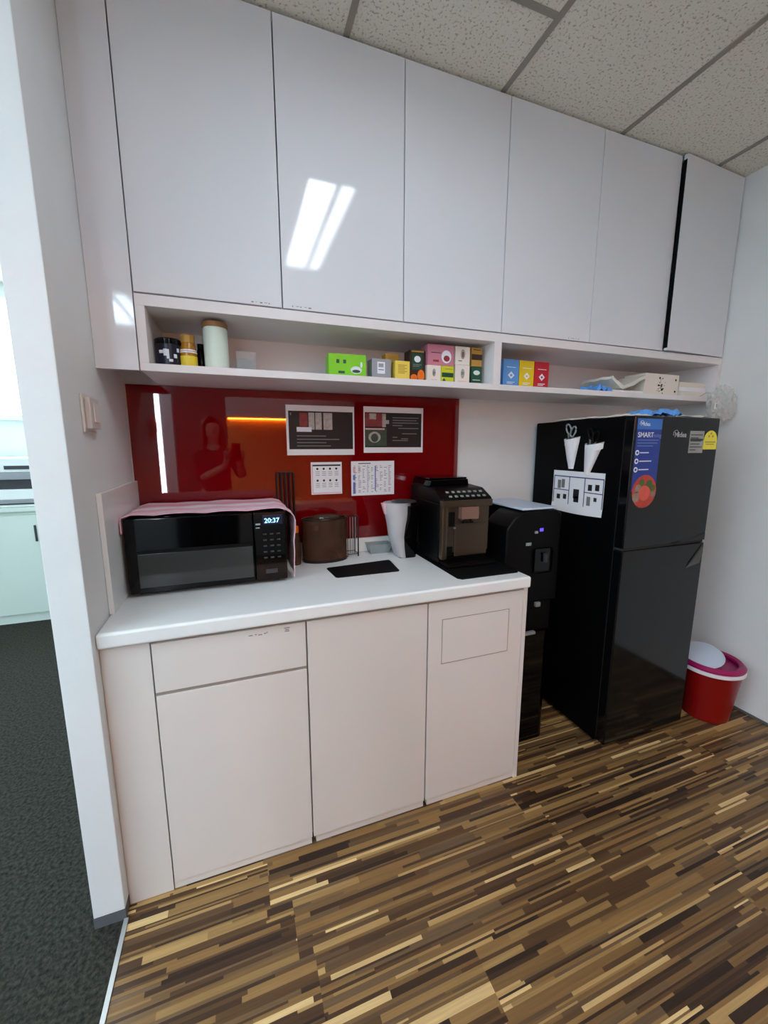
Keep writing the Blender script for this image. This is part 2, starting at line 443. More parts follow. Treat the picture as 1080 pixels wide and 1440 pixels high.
# ------------------------------------------------------------------ ceiling lights
def fixture(x0, x1, y0, y1, label, glow):
    t = thing('ceiling_light', label, 'light', ((x0 + x1) / 2, (y0 + y1) / 2, ZC), 'recessed fluorescent lights')
    b = B()
    for q in ((x0, x1, y0, y0 + .025), (x0, x1, y1 - .025, y1), (x0, x0 + .025, y0, y1), (x1 - .025, x1, y0, y1)): b.box(*q, ZC - .02, ZC)
    obj('frame', b, 'reflector', t)
    w = (x1 - x0 - .05)
    for a, c in ((.02, .56), (.72, .95)):
        obj('diffuser', box(x0 + .025 + a * w, x0 + .025 + c * w, y0 + .03, y1 - .03, ZC - .014, ZC - .002), glow, t)
    b = B(); n = 11
    for i in range(1, n):
        y = y0 + (y1 - y0) * i / n; b.box(x0 + .03, x1 - .03, y - .002, y + .002, ZC - .018, ZC - .003)
    obj('louvre', b, 'reflector', t)
    return t
fixture(.775, 1.075, -2.12, -1.03, 'recessed fluorescent light over the pantry floor, mirrored in the second cabinet door', 'tube')
fixture(1.0, 1.3, -4.5, -3.4, 'recessed fluorescent light before the amber-lit niche', 'tube')
fixture(-.80, -.42, -4.2, -3.15, 'recessed fluorescent light by the glazed slit, mirrored in the cabinet filler', 'tube_cool')
fixture(-2.6, -2.2, -2.4, -1.2, 'recessed fluorescent light over the carpet outside the pantry', 'tube_cool')
fixture(-1.5, -1.1, .3, 1.5, 'recessed fluorescent light over the carpet before the printer', 'tube')
fixture(-1.6, -1.2, -2.4, -1.2, 'added unseen ceiling light over the carpet, brightening the end of the stub wall', 'tube_cool')  # extra lamp, added to brighten the stub wall's end face
fixture(-1.7, -1.2, -4.2, -2.7, 'added unseen ceiling light in the far corner, second one brightening the stub wall', 'tube_cool')  # another added lamp, out of view, for the same end face
# added window, out of view, throwing cool daylight on the stub wall
fr = struct('added_window_3', B().box(-4.2, -4.15, -4.4, 1.2, .85, .9).box(-4.2, -4.15, -4.4, 1.2, 2.5, 2.55).box(-4.2, -4.15, -4.45, -4.4, .85, 2.55).box(-4.2, -4.15, 1.2, 1.25, .85, 2.55).box(-4.2, -4.15, -2.55, -2.5, .9, 2.5).box(-4.2, -4.15, -.65, -.6, .9, 2.5), 'office_paint')
obj('window_pane', box(-4.185, -4.175, -4.4, 1.2, .9, 2.5), 'added_daylight', fr)

# ------------------------------------------------------------------ wall cabinets
G = 'wall cabinets under the ceiling'
labels = ['glossy white two-door wall cabinet mirroring a ceiling light, above jars and microwave',
          'glossy white two-door wall cabinet above the tea boxes and coffee machine',
          'glossy white two-door wall cabinet with one door ajar, above the fridge']
for u in range(3):
    x0, x2 = US[2 * u], US[2 * u + 2]; xm = US[2 * u + 1]
    t = thing('wall_cabinet', labels[u], 'cabinet', ((x0 + x2) / 2, -.16, 1.8636), G)
    b = B()   # open carcass: sides, top, bottom, back
    b.box(x0, x0 + .018, YU + .02, -.001, 1.8636, ZC - .001).box(x2 - .018, x2, YU + .02, -.001, 1.8636, ZC - .001)
    b.box(x0 + .018, x2 - .018, YU + .02, -.001, 1.8636, 1.88).box(x0 + .018, x2 - .018, YU + .02, -.001, ZC - .02, ZC - .001).box(x0 + .018, x2 - .018, -.012, -.001, 1.88, ZC - .02)
    obj('carcass', b, 'board', t)
    for k, (a, c) in enumerate(((x0 + .0015, xm - .0018), (xm + .0018, x2 - .0015))):
        bb = box(a, c, YU, YU + .018, 1.8675, ZC - .008, bev=.0015)
        if u == 2 and k == 1:
            hx, hy = c, YU; R = Matrix.Translation((hx, hy, 0)) @ Matrix.Rotation(math.radians(2.9), 4, 'Z') @ Matrix.Translation((-hx, -hy, 0))
            for v in bb.bm.verts: v.co = R @ v.co
        d = obj('door', bb, 'lacquer', t)
        if u == 2 and k == 1:
            d['label'] = 'cabinet door standing slightly ajar'
            eb = box(a - .0012, a + .0002, YU + .002, YU + .018, 1.878, ZC - .03)  # black strip paints the dark of the open gap over the door edge
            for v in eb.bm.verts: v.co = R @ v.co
            obj('gap_shade_strip', eb, 'gap_shade', d)['label'] = 'black strip standing for the dark gap beside the door'
        # small printed marks low on some doors
        if (u, k) in ((0, 0), (0, 1), (1, 1)):
            mx = c - .10 if k == 0 else (a + .03 if u == 0 else c - .12)
            mk = B()
            for i in range(5): mk.box(mx + i * .014, mx + i * .014 + random.choice((.004, .008, .01)), YU - .0003, YU, 1.874 + .002 * (i % 2), 1.8775)
            obj('mark_lettering', mk, 'text_grey', d)
    if u == 0:
        obj('filler_panel', box(0.0008, US[0] - .002, YU + .001, YU + .019, 1.6365, ZC - .001, bev=.001), 'lacquer', t)

# ------------------------------------------------------------------ open shelf under the cabinets
t = thing('open_shelf', 'white open shelf unit of two bays holding tea boxes, jars and tissues', 'shelf', (1.48, -.16, 1.636))
obj('bottom_board', box(.12, W - .004, YU, -.001, 1.636, 1.66, bev=.0012), 'board', t)
obj('top_board', box(.12, W - .004, YU, -.001, 1.829, 1.8632, bev=.0012), 'board', t)
obj('end_panel', box(.12, .1465, YU, -.001, 1.66, 1.829, bev=.001), 'board', t)
obj('end_panel', box(W - .03, W - .004, YU, -.001, 1.66, 1.829, bev=.001), 'board', t)
obj('divider', box(1.42, 1.455, YU, -.013, 1.66, 1.829, bev=.001), 'board', t)
obj('back_panel', box(.1465, W - .03, -.012, -.001, 1.66, 1.829), 'board', t)

# ------------------------------------------------------------------ base cabinets
BX = [.1247, .5693, 1.0069, 1.4435]
G = 'base cabinets under the worktop'
labels = ['white base cabinet with top drawer and door, nearest the stub wall', 'plain white single-door base cabinet between drawer unit and flap unit',
          'white base cabinet with inset rectangular flap, beside the water dispenser']
for u in range(3):
    x0, x1 = BX[u], BX[u + 1]
    t = thing('base_cabinet', labels[u], 'cabinet', ((x0 + x1) / 2, -.3, 0), G)
    yf = YB + .02
    b = B().box(x0 + .0005, x0 + .018, yf, -.001, .03, .8535).box(x0 + .018, x1 - .0185, yf + .001, -.001, .03, .05).box(x0 + .018, x1 - .0185, -.012, -.001, .05, .8535)
    b.box(x0 + .018, x1 - .0185, yf + .001, -.02, .835, .8535).box(x1 - .0185, x1 - .0005, yf if u < 2 else YB, -.001, .03 if u < 2 else 0, .8535)
    obj('carcass', b, 'satin', t)
    obj('shadow_line_strip', box(x0 + .0025, x1 - (.0025 if u < 2 else .0195), YB + .006, yf - .0005, .8435, .8535), 'shadow_seam', t)  # taupe strip paints in the shadow line under the worktop overhang
    obj('kick_board', box(x0 + (.0005 if u == 0 else .012), x1 - (.004 if u < 2 else .012), YB + .006, YB + .022, 0, .0295), 'satin', t)
    a, c = x0 + .0025, x1 - (.0025 if u < 2 else .0195)
    if u == 0:
        dr = obj('drawer', box(a, c, YB, YB + .0188, .689, .8425, bev=.0015), 'satin', t)
        mk = B()
        for i, (dx, w, z) in enumerate([(.265, .012, .822), (.283, .006, .823), (.293, .012, .8205), (.310, .008, .8225), (.318, .004, .825), (.372, .018, .830), (.375, .012, .824), (.374, .014, .819)]):
            mk.box(a + dx, a + dx + w, YB - .0003, YB, z, z + .0028)
        obj('mark_lettering', mk, 'text_grey', dr)
        obj('finger_groove', box(a, c, YB + .005, YB + .02, .6775, .689), 'shadow_seam', t)
        obj('door', box(a, c, YB, YB + .0188, .030, .677, bev=.0015), 'satin', t)
        obj('filler_panel', box(.0008, BX[0] - .0015, YB + .002, YB + .02, 0, .8535, bev=.001), 'satin', t)
    else:
        d = obj('door', box(a, c, YB, YB + .0188, .030, .8425, bev=.0015), 'satin', t)
        if u == 2:
            b = B()
            gx0, gx1, gz0, gz1 = 1.064, 1.360, .596, .774
            b.box(gx0, gx0 + .003, YB - .0004, YB + .001, gz0, gz1).box(gx1 - .003, gx1, YB - .0004, YB + .001, gz0, gz1)
            b.box(gx0, gx1, YB - .0004, YB + .001, gz1 - .003, gz1).box(gx0, gx1, YB - .0004, YB + .001, gz0, gz0 + .003)
            obj('flap_seam', b, 'shadow_seam', d)
            obj('flap', box(gx0 + .0035, gx1 - .0035, YB - .0025, YB + .001, gz0 + .0035, gz1 - .0035, bev=.001), 'satin', d)
    # black plastic feet that show in the gap under the doors
    for fx in ((x0 + .03, x1 - .006) if u < 2 else (x0 + .04, x1 - .05)):
        obj('foot', B().lathe(fx, YB + .035, [(.014, 0), (.014, .03)], 12), 'black', t)

# ------------------------------------------------------------------ worktop
t = thing('worktop', 'long white worktop with rounded front edge over the base cabinets', 'countertop', (.72, -.3, .854))
obj('slab', box(.0008, 1.4445, -.6055, -.0008, .8537, CT, bev=.009, seg=4), 'stone', t)
tag(obj('side_splash', box(.0008, .0155, -.465, -.0008, CT + .0005, 1.268, bev=.002), 'stone'), 'upright white splash panel on the stub wall beside the microwave', 'splash panel')
tag(obj('back_splash', box(.016, 1.4445, -.018, -.0008, CT + .0005, .966, bev=.002), 'stone'), 'low white upstand along the back of the worktop, under the red panel', 'upstand')

# ------------------------------------------------------------------ red glass panel and the sheets stuck on it
tag(obj('splashback', box(.006, 1.4475, -.0075, -.0008, .9665, 1.6345, bev=.001), 'red'), 'glossy red glass splashback panel on the wall behind the worktop', 'splashback')
YP = -.0078
def sheet(label, cat, x0, x1, z0, z1, group=None, tilt=0.):
    t = thing('notice_sign', label, cat, ((x0 + x1) / 2, YP, z0), group)
    obj('sheet', box(x0, x1, YP - .0008, YP, z0, z1), 'paper', t)
    return t
yq = YP - .0008
def patch(b, x0, x1, z0, z1, lift=0): b.box(x0, x1, yq - .0004 - lift, yq - lift, z0, z1)
t = sheet('landscape notice with black print and a strip of photos, above the smallest sheet', 'notice', .597, .902, 1.362, 1.578, 'notices on the red panel')
b = B(); patch(b, .607, .895, 1.388, 1.553); p = obj('printed_field', b, 'paper_black', t)
b = B(); patch(b, .654, .690, 1.488, 1.545, .0004); obj('photo', b, 'photo_red', p)
for a, c in ((.692, .72), (.722, .752), (.758, .80)):
    b = B(); patch(b, a + .002, c, 1.474, 1.547, .0004); obj('photo', b, 'photo_grey', p)
b = B(); patch(b, .641, .706, 1.464, 1.484, .0006); obj('caption', b, 'white_print', p)
b = B()
for i, (w) in enumerate((.13, .19, .13, .15)):
    patch(b, .641, .641 + w, 1.444 - i * .0145, 1.448 - i * .0145, .0004)
patch(b, .614, .620, 1.534, 1.545, .0004)
obj('printed_lettering', b, 'text_grey', p)
t = sheet('landscape notice with two photos on its side and grey text, over the schedule', 'notice', .947, 1.249, 1.371, 1.582, 'notices on the red panel')
b = B(); patch(b, .953, 1.240, 1.396, 1.556); p = obj('printed_field', b, 'paper_black', t)
b = B(); patch(b, .955, 1.055, 1.492, 1.552, .0004); obj('photo', b, 'photo_red', p)
for q in ((.975, 1.008, 1.525, 1.551, .0008), (1.038, 1.056, 1.49, 1.55, .0008), (1.056, 1.072, 1.505, 1.522, .0008)):
    b = B(); patch(b, *q); obj('photo_detail', b, 'photo_grey', p)
b = B(); patch(b, .955, 1.060, 1.402, 1.484, .0004); obj('photo', b, 'photo_green', p)
b = B(); patch(b, .955, 1.050, 1.477, 1.484, .0008); obj('photo_detail', b, 'pink_print', p)
b = B(); b.disc((1.0, yq - .0012, 1.443), .030, n=20, sz=.85); hal = obj('photo_detail', b, 'photo_grey', p)
b = B(); b.disc((1.0, yq - .0016, 1.440), .018, n=14, sz=1.1); obj('photo_detail', b, 'photo_green', p)
b = B()
for z, a, c in ((1.536, 1.09, 1.225), (1.524, 1.09, 1.215), (1.512, 1.09, 1.225), (1.5, 1.09, 1.14), (1.487, 1.12, 1.225), (1.462, 1.14, 1.215), (1.445, 1.09, 1.115), (1.438, 1.135, 1.17), (1.43, 1.09, 1.17)):
    patch(b, a, c, z - .004, z, .0004)
obj('printed_lettering', b, 'text_grey', p)
t = sheet('smallest paper sheet on the red panel, two rows of four dark icons', 'notice', .698, .840, 1.184, 1.330, 'notices on the red panel')
b = B(); patch(b, .706, .834, 1.312, 1.319); obj('title_bar', b, 'paper_black', t)
b = B()
for r_ in range(2):
    for k in range(4): obj('icon', B().disc((.727 + k * .029, yq - .0006, 1.300 - r_ * .053), .0052, n=12), 'paper_black', t)
b = B()
for r_ in range(2):
    for k in range(4):
        for l_ in range(3): patch(b, .719 + k * .029, .719 + k * .029 + .018, 1.286 - r_ * .053 - l_ * .008, 1.288 - r_ * .053 - l_ * .008)
obj('printed_lettering', b, 'text_grey', t)
b = B(); patch(b, .702, .706, 1.19, 1.32); patch(b, .706, .836, 1.188, 1.192); obj('border', b, 'pink_print', t)
t = sheet('white schedule sheet with a table of fine text columns, on the red panel', 'notice', .885, 1.099, 1.171, 1.332, 'notices on the red panel')
b = B()
patch(b, .92, .98, 1.319, 1.324)
for k in range(9):
    for r_ in range(17):
        if random.random() < .8: patch(b, .897 + k * .0215, .897 + k * .0215 + random.uniform(.006, .016), 1.308 - r_ * .0076, 1.3105 - r_ * .0076)
obj('printed_lettering', b, 'text_grey', t)
b = B(); 
for q in ((.893, .905, 1.18, 1.235), (.893, .905, 1.245, 1.268), (1.0, 1.006, 1.19, 1.31)):
    b = B(); patch(b, *q); obj('table_bar', b, 'pale_blue_print', t)
b = B(); patch(b, .893, .905, 1.28, 1.305); patch(b, .92, .928, 1.284, 1.3); obj('table_marks', b, 'pink_print', t)

# ------------------------------------------------------------------ switch on the stub wall
t = thing('wall_switch', 'small cream switch box on the stub wall, under the cabinet filler', 'switch', (0, -.45, 1.445))
obj('back_plate', box(.0004, .007, -.502, -.405, 1.44, 1.543, bev=.003), 'cream_plastic', t)
obj('cover', box(.007, .022, -.494, -.415, 1.449, 1.534, bev=.004), 'rocker', t)
obj('rocker_button', box(.022, .026, -.476, -.434, 1.468, 1.52, bev=.002), 'cream_plastic', t)

# ------------------------------------------------------------------ microwave
t = thing('microwave', 'black glossy microwave oven with blue digits under a pink striped cloth', 'microwave', (.286, -.2, CT))
mx0, mx1, my0, my1 = .030, .544, -.335, -.046
obj('body', box(mx0, mx1, my0 + .02, my1, .912, 1.168, bev=.006), 'black', t)
d = obj('door', box(mx0, .430, my0 - .004, my0 + .0195, .912, 1.168, bev=.005), 'gloss_black', t)
obj('window', box(mx0 + .032, .424, my0 - .006, my0 - .0035, .932, 1.048, bev=.001), 'window_mesh', d)
obj('door_trim', box(mx0 + .032, .424, my0 - .0065, my0 - .0035, 1.049, 1.060), 'black', d)
p = obj('control_panel', box(.4315, mx1, my0 - .004, my0 + .0195, .912, 1.168, bev=.005), 'gloss_black', t)
obj('display_window', box(.462, .532, my0 - .0055, my0 - .0035, 1.122, 1.158), mat('dark_blue_display', (10, 24, 54), .1), p)
obj('display_digits', B().text('20:37', .024, Matrix.Translation((.468, my0 - .0058, 1.129)), bold=True), 'blue_led', p)
b = B()
for r_ in range(5):
    for k in range(3): b.box(.462 + k * .024, .462 + k * .024 + .012, my0 - .0052, my0 - .0035, 1.085 - r_ * .022, 1.090 - r_ * .022)
obj('button_print', b, 'printer_dark', p)
obj('button_print', B().box(.438, .454, my0 - .0052, my0 - .0035, 1.122, 1.128).box(.438, .452, my0 - .0052, my0 - .0035, 1.11, 1.114), 'printer_grey', p)
obj('start_button', box(.466, .508, my0 - .007, my0 - .0035, .940, .956, bev=.002), 'printer_dark', p)
for fx in (.06, .51):
    for fy in (-.29, -.08): obj('foot', B().lathe(fx, fy, [(.014, CT), (.012, .913)], 12), 'black', t)

def cover(u, v):
    # u across (left drop, top, right drop), v front to back
    L0, L1, L2 = .05, mx1 - mx0 + .012, .225
    s_ = u * (L0 + L1 + L2)
    y = my0 - .006 + v * (my1 - my0 + .012)
    wv = .004 * noise.noise((s_ * 9, v * 3, 1.3)) + .003 * math.sin(s_ * 22 + v * 3)
    xl, xr, zt = mx0 - .006, mx1 + .006, 1.171
    if s_ < L0: return (xl + 0 * wv, y, zt - (L0 - s_))
    if s_ < L0 + L1:
        q = s_ - L0
        ed = min(1, min(q, L1 - q) / .03)
        z = zt + ed * (.005 + abs(wv)) + .012 * max(0, (q / L1 - .75)) * ed
        return (xl + q, y, z)
    q = s_ - L0 - L1
    return (xr + .004 + .02 * min(1, q / .03) * (1 - .35 * q / L2) * (1 - .5 * v) + abs(wv) * 1.2 + .004 * math.sin(v * 7) ** 2, y + .02 * q + .0, zt - q - .03 * (1 - v) * (q > .2))
tag(obj('microwave_cover', B().grid(cover, 60, 16, .002), 'cover_cloth', sharp=80), 'pink and white striped cloth draped over the microwave', 'cloth')

# ------------------------------------------------------------------ small things on the worktop
t = thing('utensil_rack', 'tall narrow rack of upright dark wires behind the microwave corner', 'rack', (.59, -.05, CT))
rx0, rx1, ry0, ry1 = .545, .617, -.034, -.022
b = B()
for y in (ry0, ry1):
    b.tube([(rx0, y, CT + .003), (rx0, y, 1.285), (rx0 + .004, y, 1.289), (rx1 - .004, y, 1.289), (rx1, y, 1.285), (rx1, y, CT + .003)], .003, 6)
obj('frame', b, 'wire', t)
for k in range(1, 4):
    x = rx0 + (rx1 - rx0) * k / 4
    obj('upright_wire', B().tube([(x, ry0, CT + .004), (x, ry0, 1.288)], .0042, 6), 'wire', t)
obj('base_wire', B().tube([(rx0, ry0, CT + .003), (rx1, ry0, CT + .003), (rx1, ry1, CT + .003), (rx0, ry1, CT + .003)], .003, 6, True), 'wire', t)

t = thing('bottle', 'small dark bottle with orange cap tucked behind the microwave', 'bottle', (.606, -.125, CT))
obj('body', B().lathe(.606, -.125, [(.0, CT), (.018, CT), (.019, CT + .10), (.012, CT + .135), (.010, CT + .14)], 16, False), 'brown_clear', t)
obj('cap', B().lathe(.606, -.125, [(.0125, CT + .14), (.0125, CT + .165), (.009, CT + .168)], 16), 'orange', t)

t = thing('fruit_basket', 'brown tinted oval container beside the microwave, on the white worktop', 'container', (.745, -.1, CT))
cx, cy, sx, sy = .735, -.1, .098, .055
n = 40
def oval(k, z, q=1.): return (cx + sx * q * math.cos(k), cy + sy * q * math.sin(k), z)
rings = []
for q, z in ((.96, CT + .004), (1, CT + .012), (1.01, CT + .19), (.985, CT + .19), (.975, CT + .012), (.94, CT + .008)):
    rings.append([oval(2 * PI * i / n, z, q) for i in range(n)])
obj('wall', B().loft(rings, True, True), 'brown_clear', t)
obj('rim', B().tube([oval(2 * PI * i / n, CT + .19, 1.0) for i in range(n)], .0035, 6, True), 'wire', t)
obj('base', B().loft([[oval(2 * PI * i / n, z, q) for i in range(n)] for q, z in ((1.0, CT), (1.03, CT + .004), (1.03, CT + .012), (.97, CT + .014))]), 'wire', t)
obj('lid', B().loft([[(cx + .01 + .06 * q * math.cos(2 * PI * i / n), cy + .04 * q * math.sin(2 * PI * i / n), z) for i in range(n)] for q, z in ((1.05, CT + .193), (1, CT + .2), (.7, CT + .206), (.15, CT + .208))]), 'brown_clear', t)

t = thing('wire_rack', 'small wire rack with thin uprights beside the brown container', 'rack', (.865, -.06, CT))
wx0, wx1, wy0, wy1 = .842, .892, -.088, -.028
for z in (CT + .012, CT + .185):
    obj('hoop', B().tube([(wx0, wy0, z), (wx1, wy0, z), (wx1, wy1, z), (wx0, wy1, z)], .002, 6, True), 'wire', t)
for k in range(5):
    x = wx0 + (wx1 - wx0) * k / 4
    o = obj('upright_wire', B().tube([(x, wy0, CT + (0 if k in (0, 4) else .012)), (x, wy0, CT + .185)], .0035 if k == 4 else .0016, 6), 'wire' if k in (0, 4) else 'steel', t)
for x in (wx0, wx1): obj('upright_wire', B().tube([(x, wy1, CT), (x, wy1, CT + .185)], .002, 6), 'wire', t)

b = B().prism([(.712, -.238), (.722, -.357), (.730, -.365), (.978, -.368), (.986, -.362), (1.0, -.212), (.994, -.205), (.720, -.230)], 'z', CT, CT + .004)
tag(obj('drying_mat', b, 'matt_black', bevel=.001), 'small black mat lying flat on the worktop before the brown container', 'mat')

t = thing('clear_tray', 'small clear plastic tray on worktop behind the clear jug', 'tray', (1.0, -.07, CT))
b = B(); z0, z1 = CT, CT + .045
rings = [[(.955 - g, -.078 - g, z), (1.048 + g, -.078 - g, z), (1.048 + g, -.028 + g, z), (.955 - g, -.028 + g, z)] for g, z in ((0, z0), (.008, z1), (.012, z1), (.011, z1 - .002), (-.002 + .008, z1 - .002), (-.002, z0 + .002))]
obj('wall', b.loft(rings), 'clear', t)

t = thing('water_jug', 'clear frosted water jug with wide black handle, beside the coffee machine', 'jug', (1.09, -.15, CT))
jy = -.15
def jsq(x0, x1, w, z, n=28):
    c_, h_ = (x0 + x1) / 2, (x1 - x0) / 2
    sp_ = lambda t: math.copysign(abs(t) ** .45, t)
    return [(c_ + h_ * sp_(math.cos(2 * PI * i / n)), jy + w * sp_(math.sin(2 * PI * i / n)), z) for i in range(n)]
def jr(x0, x1, w, z, n=20):
    c_, h_ = (x0 + x1) / 2, (x1 - x0) / 2
    return [(c_ + h_ * math.cos(2 * PI * i / n), jy + w * math.sin(2 * PI * i / n), z) for i in range(n)]
zs = [(CT + .002, 1.052, 1.10, .050), (CT + .05, 1.036, 1.095, .056), (CT + .10, 1.020, 1.098, .056), (CT + .155, 1.012, 1.108, .057), (CT + .195, 1.002, 1.118, .058), (CT + .225, .996, 1.122, .058), (CT + .252, .995, 1.122, .058)]
obj('clear_body', B().loft([jr(a, c_, w, z) for z, a, c_, w in zs]), 'jug_clear', t)
zb = [(CT + .0, 1.056, 1.142, .051), (CT + .05, 1.054, 1.143, .0575), (CT + .10, 1.052, 1.145, .0575), (CT + .14, 1.066, 1.147, .058), (CT + .175, 1.078, 1.149, .059), (CT + .21, 1.082, 1.150, .0595), (CT + .238, 1.082, 1.150, .0595)]
obj('black_body', B().loft([jsq(a, c_, w * .93, z) for z, a, c_, w in zb]), 'gloss_black', t)
obj('handle', B().tube([(1.140, jy, CT + .215), (1.157, jy, CT + .212), (1.163, jy, CT + .18), (1.163, jy, CT + .06), (1.157, jy, CT + .02), (1.138, jy, CT + .012)], .008, 8), 'black', t)
obj('lid', B().loft([jr(1.03, 1.150, .056, CT + .2525), jr(1.035, 1.146, .05, CT + .258), jr(1.06, 1.12, .03, CT + .262)]), 'printer_dark', t)
obj('spout', B().loft([[(.985, jy - .012, CT + .25), (.985, jy + .012, CT + .25), (1.01, jy + .022, CT + .25), (1.01, jy - .022, CT + .25)], [(.999, jy - .008, CT + .2), (.999, jy + .008, CT + .2), (1.01, jy + .016, CT + .2), (1.01, jy - .016, CT + .2)]]), 'pink_print', t)

tag(obj('rubber_mat', B().prism([(1.157, -.06), (1.156, -.53), (1.170, -.546), (1.424, -.546), (1.438, -.53), (1.438, -.06)], 'z', CT, CT + .005), 'matt_black', bevel=.0015),
    'large black mat under the coffee machine at the worktop end', 'mat')

# ------------------------------------------------------------------ coffee machine
t = thing('coffee_machine', 'bronze and black bean-to-cup coffee machine on a black mat', 'coffee machine', (1.29, -.2, CT + .005))
x0, x1 = 1.172, 1.408; z0 = CT + .005
obj('body', box(x0, x1, -.335, -.04, z0 + .012, 1.165, bev=.008), 'black', t)
obj('base', box(x0 - .002, x1 + .002, -.345, -.035, z0, z0 + .026, bev=.004), 'black', t)
fp = obj('front_panel', box(x0 + .006, x1 - .004, -.362, -.334, z0 + .05, 1.150, bev=.004), 'bronze', t)
obj('side_column', box(x0 + .003, x0 + .03, -.366, -.335, z0 + .02, 1.152, bev=.006), 'bronze', t)
obj('recess_panel', box(x0 + .035, x0 + .062, -.3655, -.3615, 1.068, 1.130, bev=.003), 'black', fp)
obj('recess_panel', box(x0 + .030, x0 + .055, -.3655, -.3615, .940, .982, bev=.003), 'black', fp)
obj('front_door', box(x0 + .062, x1 - .014, -.3675, -.3615, .938, 1.078, bev=.003), 'bronze', fp)
obj('logo_bar', B().box(x0 + .094, x0 + .108, -.3682, -.3674, 1.080, 1.087).box(x0 + .112, x0 + .120, -.3682, -.3674, 1.080, 1.085).box(x0 + .124, x0 + .15, -.3682, -.3674, 1.080, 1.087), 'black', fp)
obj('knob', B().disc((x0 + .062, -.369, 1.062), .005, t=.006), 'steel', fp)
# control head with sloping key panel
hd = obj('control_head', B().prism([(-.372, 1.163), (-.372, 1.186), (-.30, 1.222), (-.12, 1.232), (-.05, 1.225), (-.05, 1.163)], 'x', x0 - .002, x1 + .002), 'black', t, bevel=.006)
obj('chrome_band', box(x0 - .004, x1 + .004, -.3765, -.350, 1.150, 1.180, bev=.005), 'bronze', hd)
sl = math.atan2(.036, .072)
b = B()
for k in range(7):
    for r_ in range(2):
        yy = -.362 + r_ * .030; zz = 1.186 + (yy + .372) * .5 + .004
        b.box(x0 + .035 + k * .027, x0 + .047 + k * .027, yy - .005, yy + .005, zz - .002, zz + .0015, rot=Matrix.Rotation(sl, 4, 'X'))
obj('key_print', b, 'grey_label', hd)
sp = obj('spout', box(x0 + .078, x1 - .075, -.395, -.362, 1.100, 1.152, bev=.004), 'copper', t)
obj('nozzle', B().lathe(x0 + .100, -.38, [(.006, 1.085), (.007, 1.101)], 12), 'black', sp)
obj('nozzle', B().lathe(x0 + .128, -.38, [(.006, 1.085), (.007, 1.101)], 12), 'black', sp)
obj('bean_hopper', B().prism([(x0 + .004, 1.225), (x0 + .012, 1.254), (x0 + .20, 1.256), (x0 + .205, 1.225)], 'y', -.235, -.05), 'gloss_black', t, bevel=.004)
obj('hopper_lid', box(x0 + .010, x0 + .20, -.225, -.06, 1.2555, 1.263, bev=.003), 'gloss_black', t)
obj('drip_tray', box(x0 + .004, x1 - .004, -.43, -.346, z0 + .0, z0 + .016, bev=.005), 'black', t)
obj('drip_grille', box(x0 + .014, x1 - .014, -.424, -.352, z0 + .016, z0 + .019), 'black', t)

# ------------------------------------------------------------------ water dispenser
t = thing('water_dispenser', 'tall black water dispenser standing between worktop and fridge', 'water dispenser', (1.6, -.24, 0))
dx0, dx1 = 1.468, 1.735
def rr(x0, x1, y0, y1, r, z, n=6):
    P = []
    for (ax, ay, s) in ((x1 - r, y1 - r, 0), (x0 + r, y1 - r, 1), (x0 + r, y0 + r, 2), (x1 - r, y0 + r, 3)):
        for i in range(n + 1):
            a = (s + i / n) * PI / 2; P.append((ax + r * math.cos(a), ay + r * math.sin(a), z))
    return P
obj('body', B().loft([rr(dx0, dx1, -.40, -.05, .03, 0), rr(dx0, dx1, -.40, -.05, .03, 1.035), rr(dx0 + .01, dx1 - .01, -.39, -.06, .03, 1.05)]), 'black', t)
b = B().loft([rr(dx0 + .004, dx1 - .004, -.425, -.30, .04, .0), rr(dx0 + .004, dx1 - .004, -.425, -.30, .04, .555)])
obj('lower_front', b, 'gloss_black', t)
obj('lower_lip', box(dx0 + .03, dx1 - .1, -.434, -.415, .548, .562, bev=.004), 'printer_grey', t)
hp = [(dx0 - .012, .70), (dx0 - .012, 1.052), (dx0 + .025, 1.095), (dx0 + .062, 1.118), (dx0 + .10, 1.124), (dx1 - .02, 1.122), (dx1 + .012, 1.108), (dx1 + .012, .70)]
h = obj('head', B().prism(hp, 'y', -.425, -.26), 'black', t, bevel=.008)
obj('top_cover', B().loft([[(dx0 + .066, -.418, 1.1265), (dx1 - .01, -.418, 1.1265), (dx1 - .01, -.10, 1.1265), (dx0 + .066, -.10, 1.1265)], [(dx0 + .07, -.414, 1.136), (dx1 - .014, -.414, 1.136), (dx1 - .014, -.104, 1.136), (dx0 + .07, -.104, 1.136)]]), 'lid_grey', t, bevel=.003)
obj('rear_riser', box(dx0 + .07, dx1 - .012, -.262, -.11, 1.045, 1.1264), 'black', t)
obj('indicator', box(1.628, 1.646, -.4275, -.4245, 1.030, 1.044), 'violet_led', h)
obj('button', box(1.600, 1.618, -.429, -.4245, 1.022, 1.034, bev=.002), 'printer_grey', h)
obj('button', box(1.556, 1.584, -.430, -.4245, .970, .984, bev=.002), 'printer_grey', h)
obj('recess', box(1.60, 1.70, -.4285, -.4245, .84, .955, bev=.01), 'gloss_black', h)
obj('nozzle', B().lathe(1.66, -.436, [(.010, .89), (.013, .93)], 12), 'printer_dark', h)
obj('drip_cup', box(1.62, 1.648, -.44, -.4245, .682, .705, bev=.005), 'printer_grey', t)
obj('neck', box(dx0 + .004, dx1 - .004, -.405, -.26, .55, .71), 'black', t)

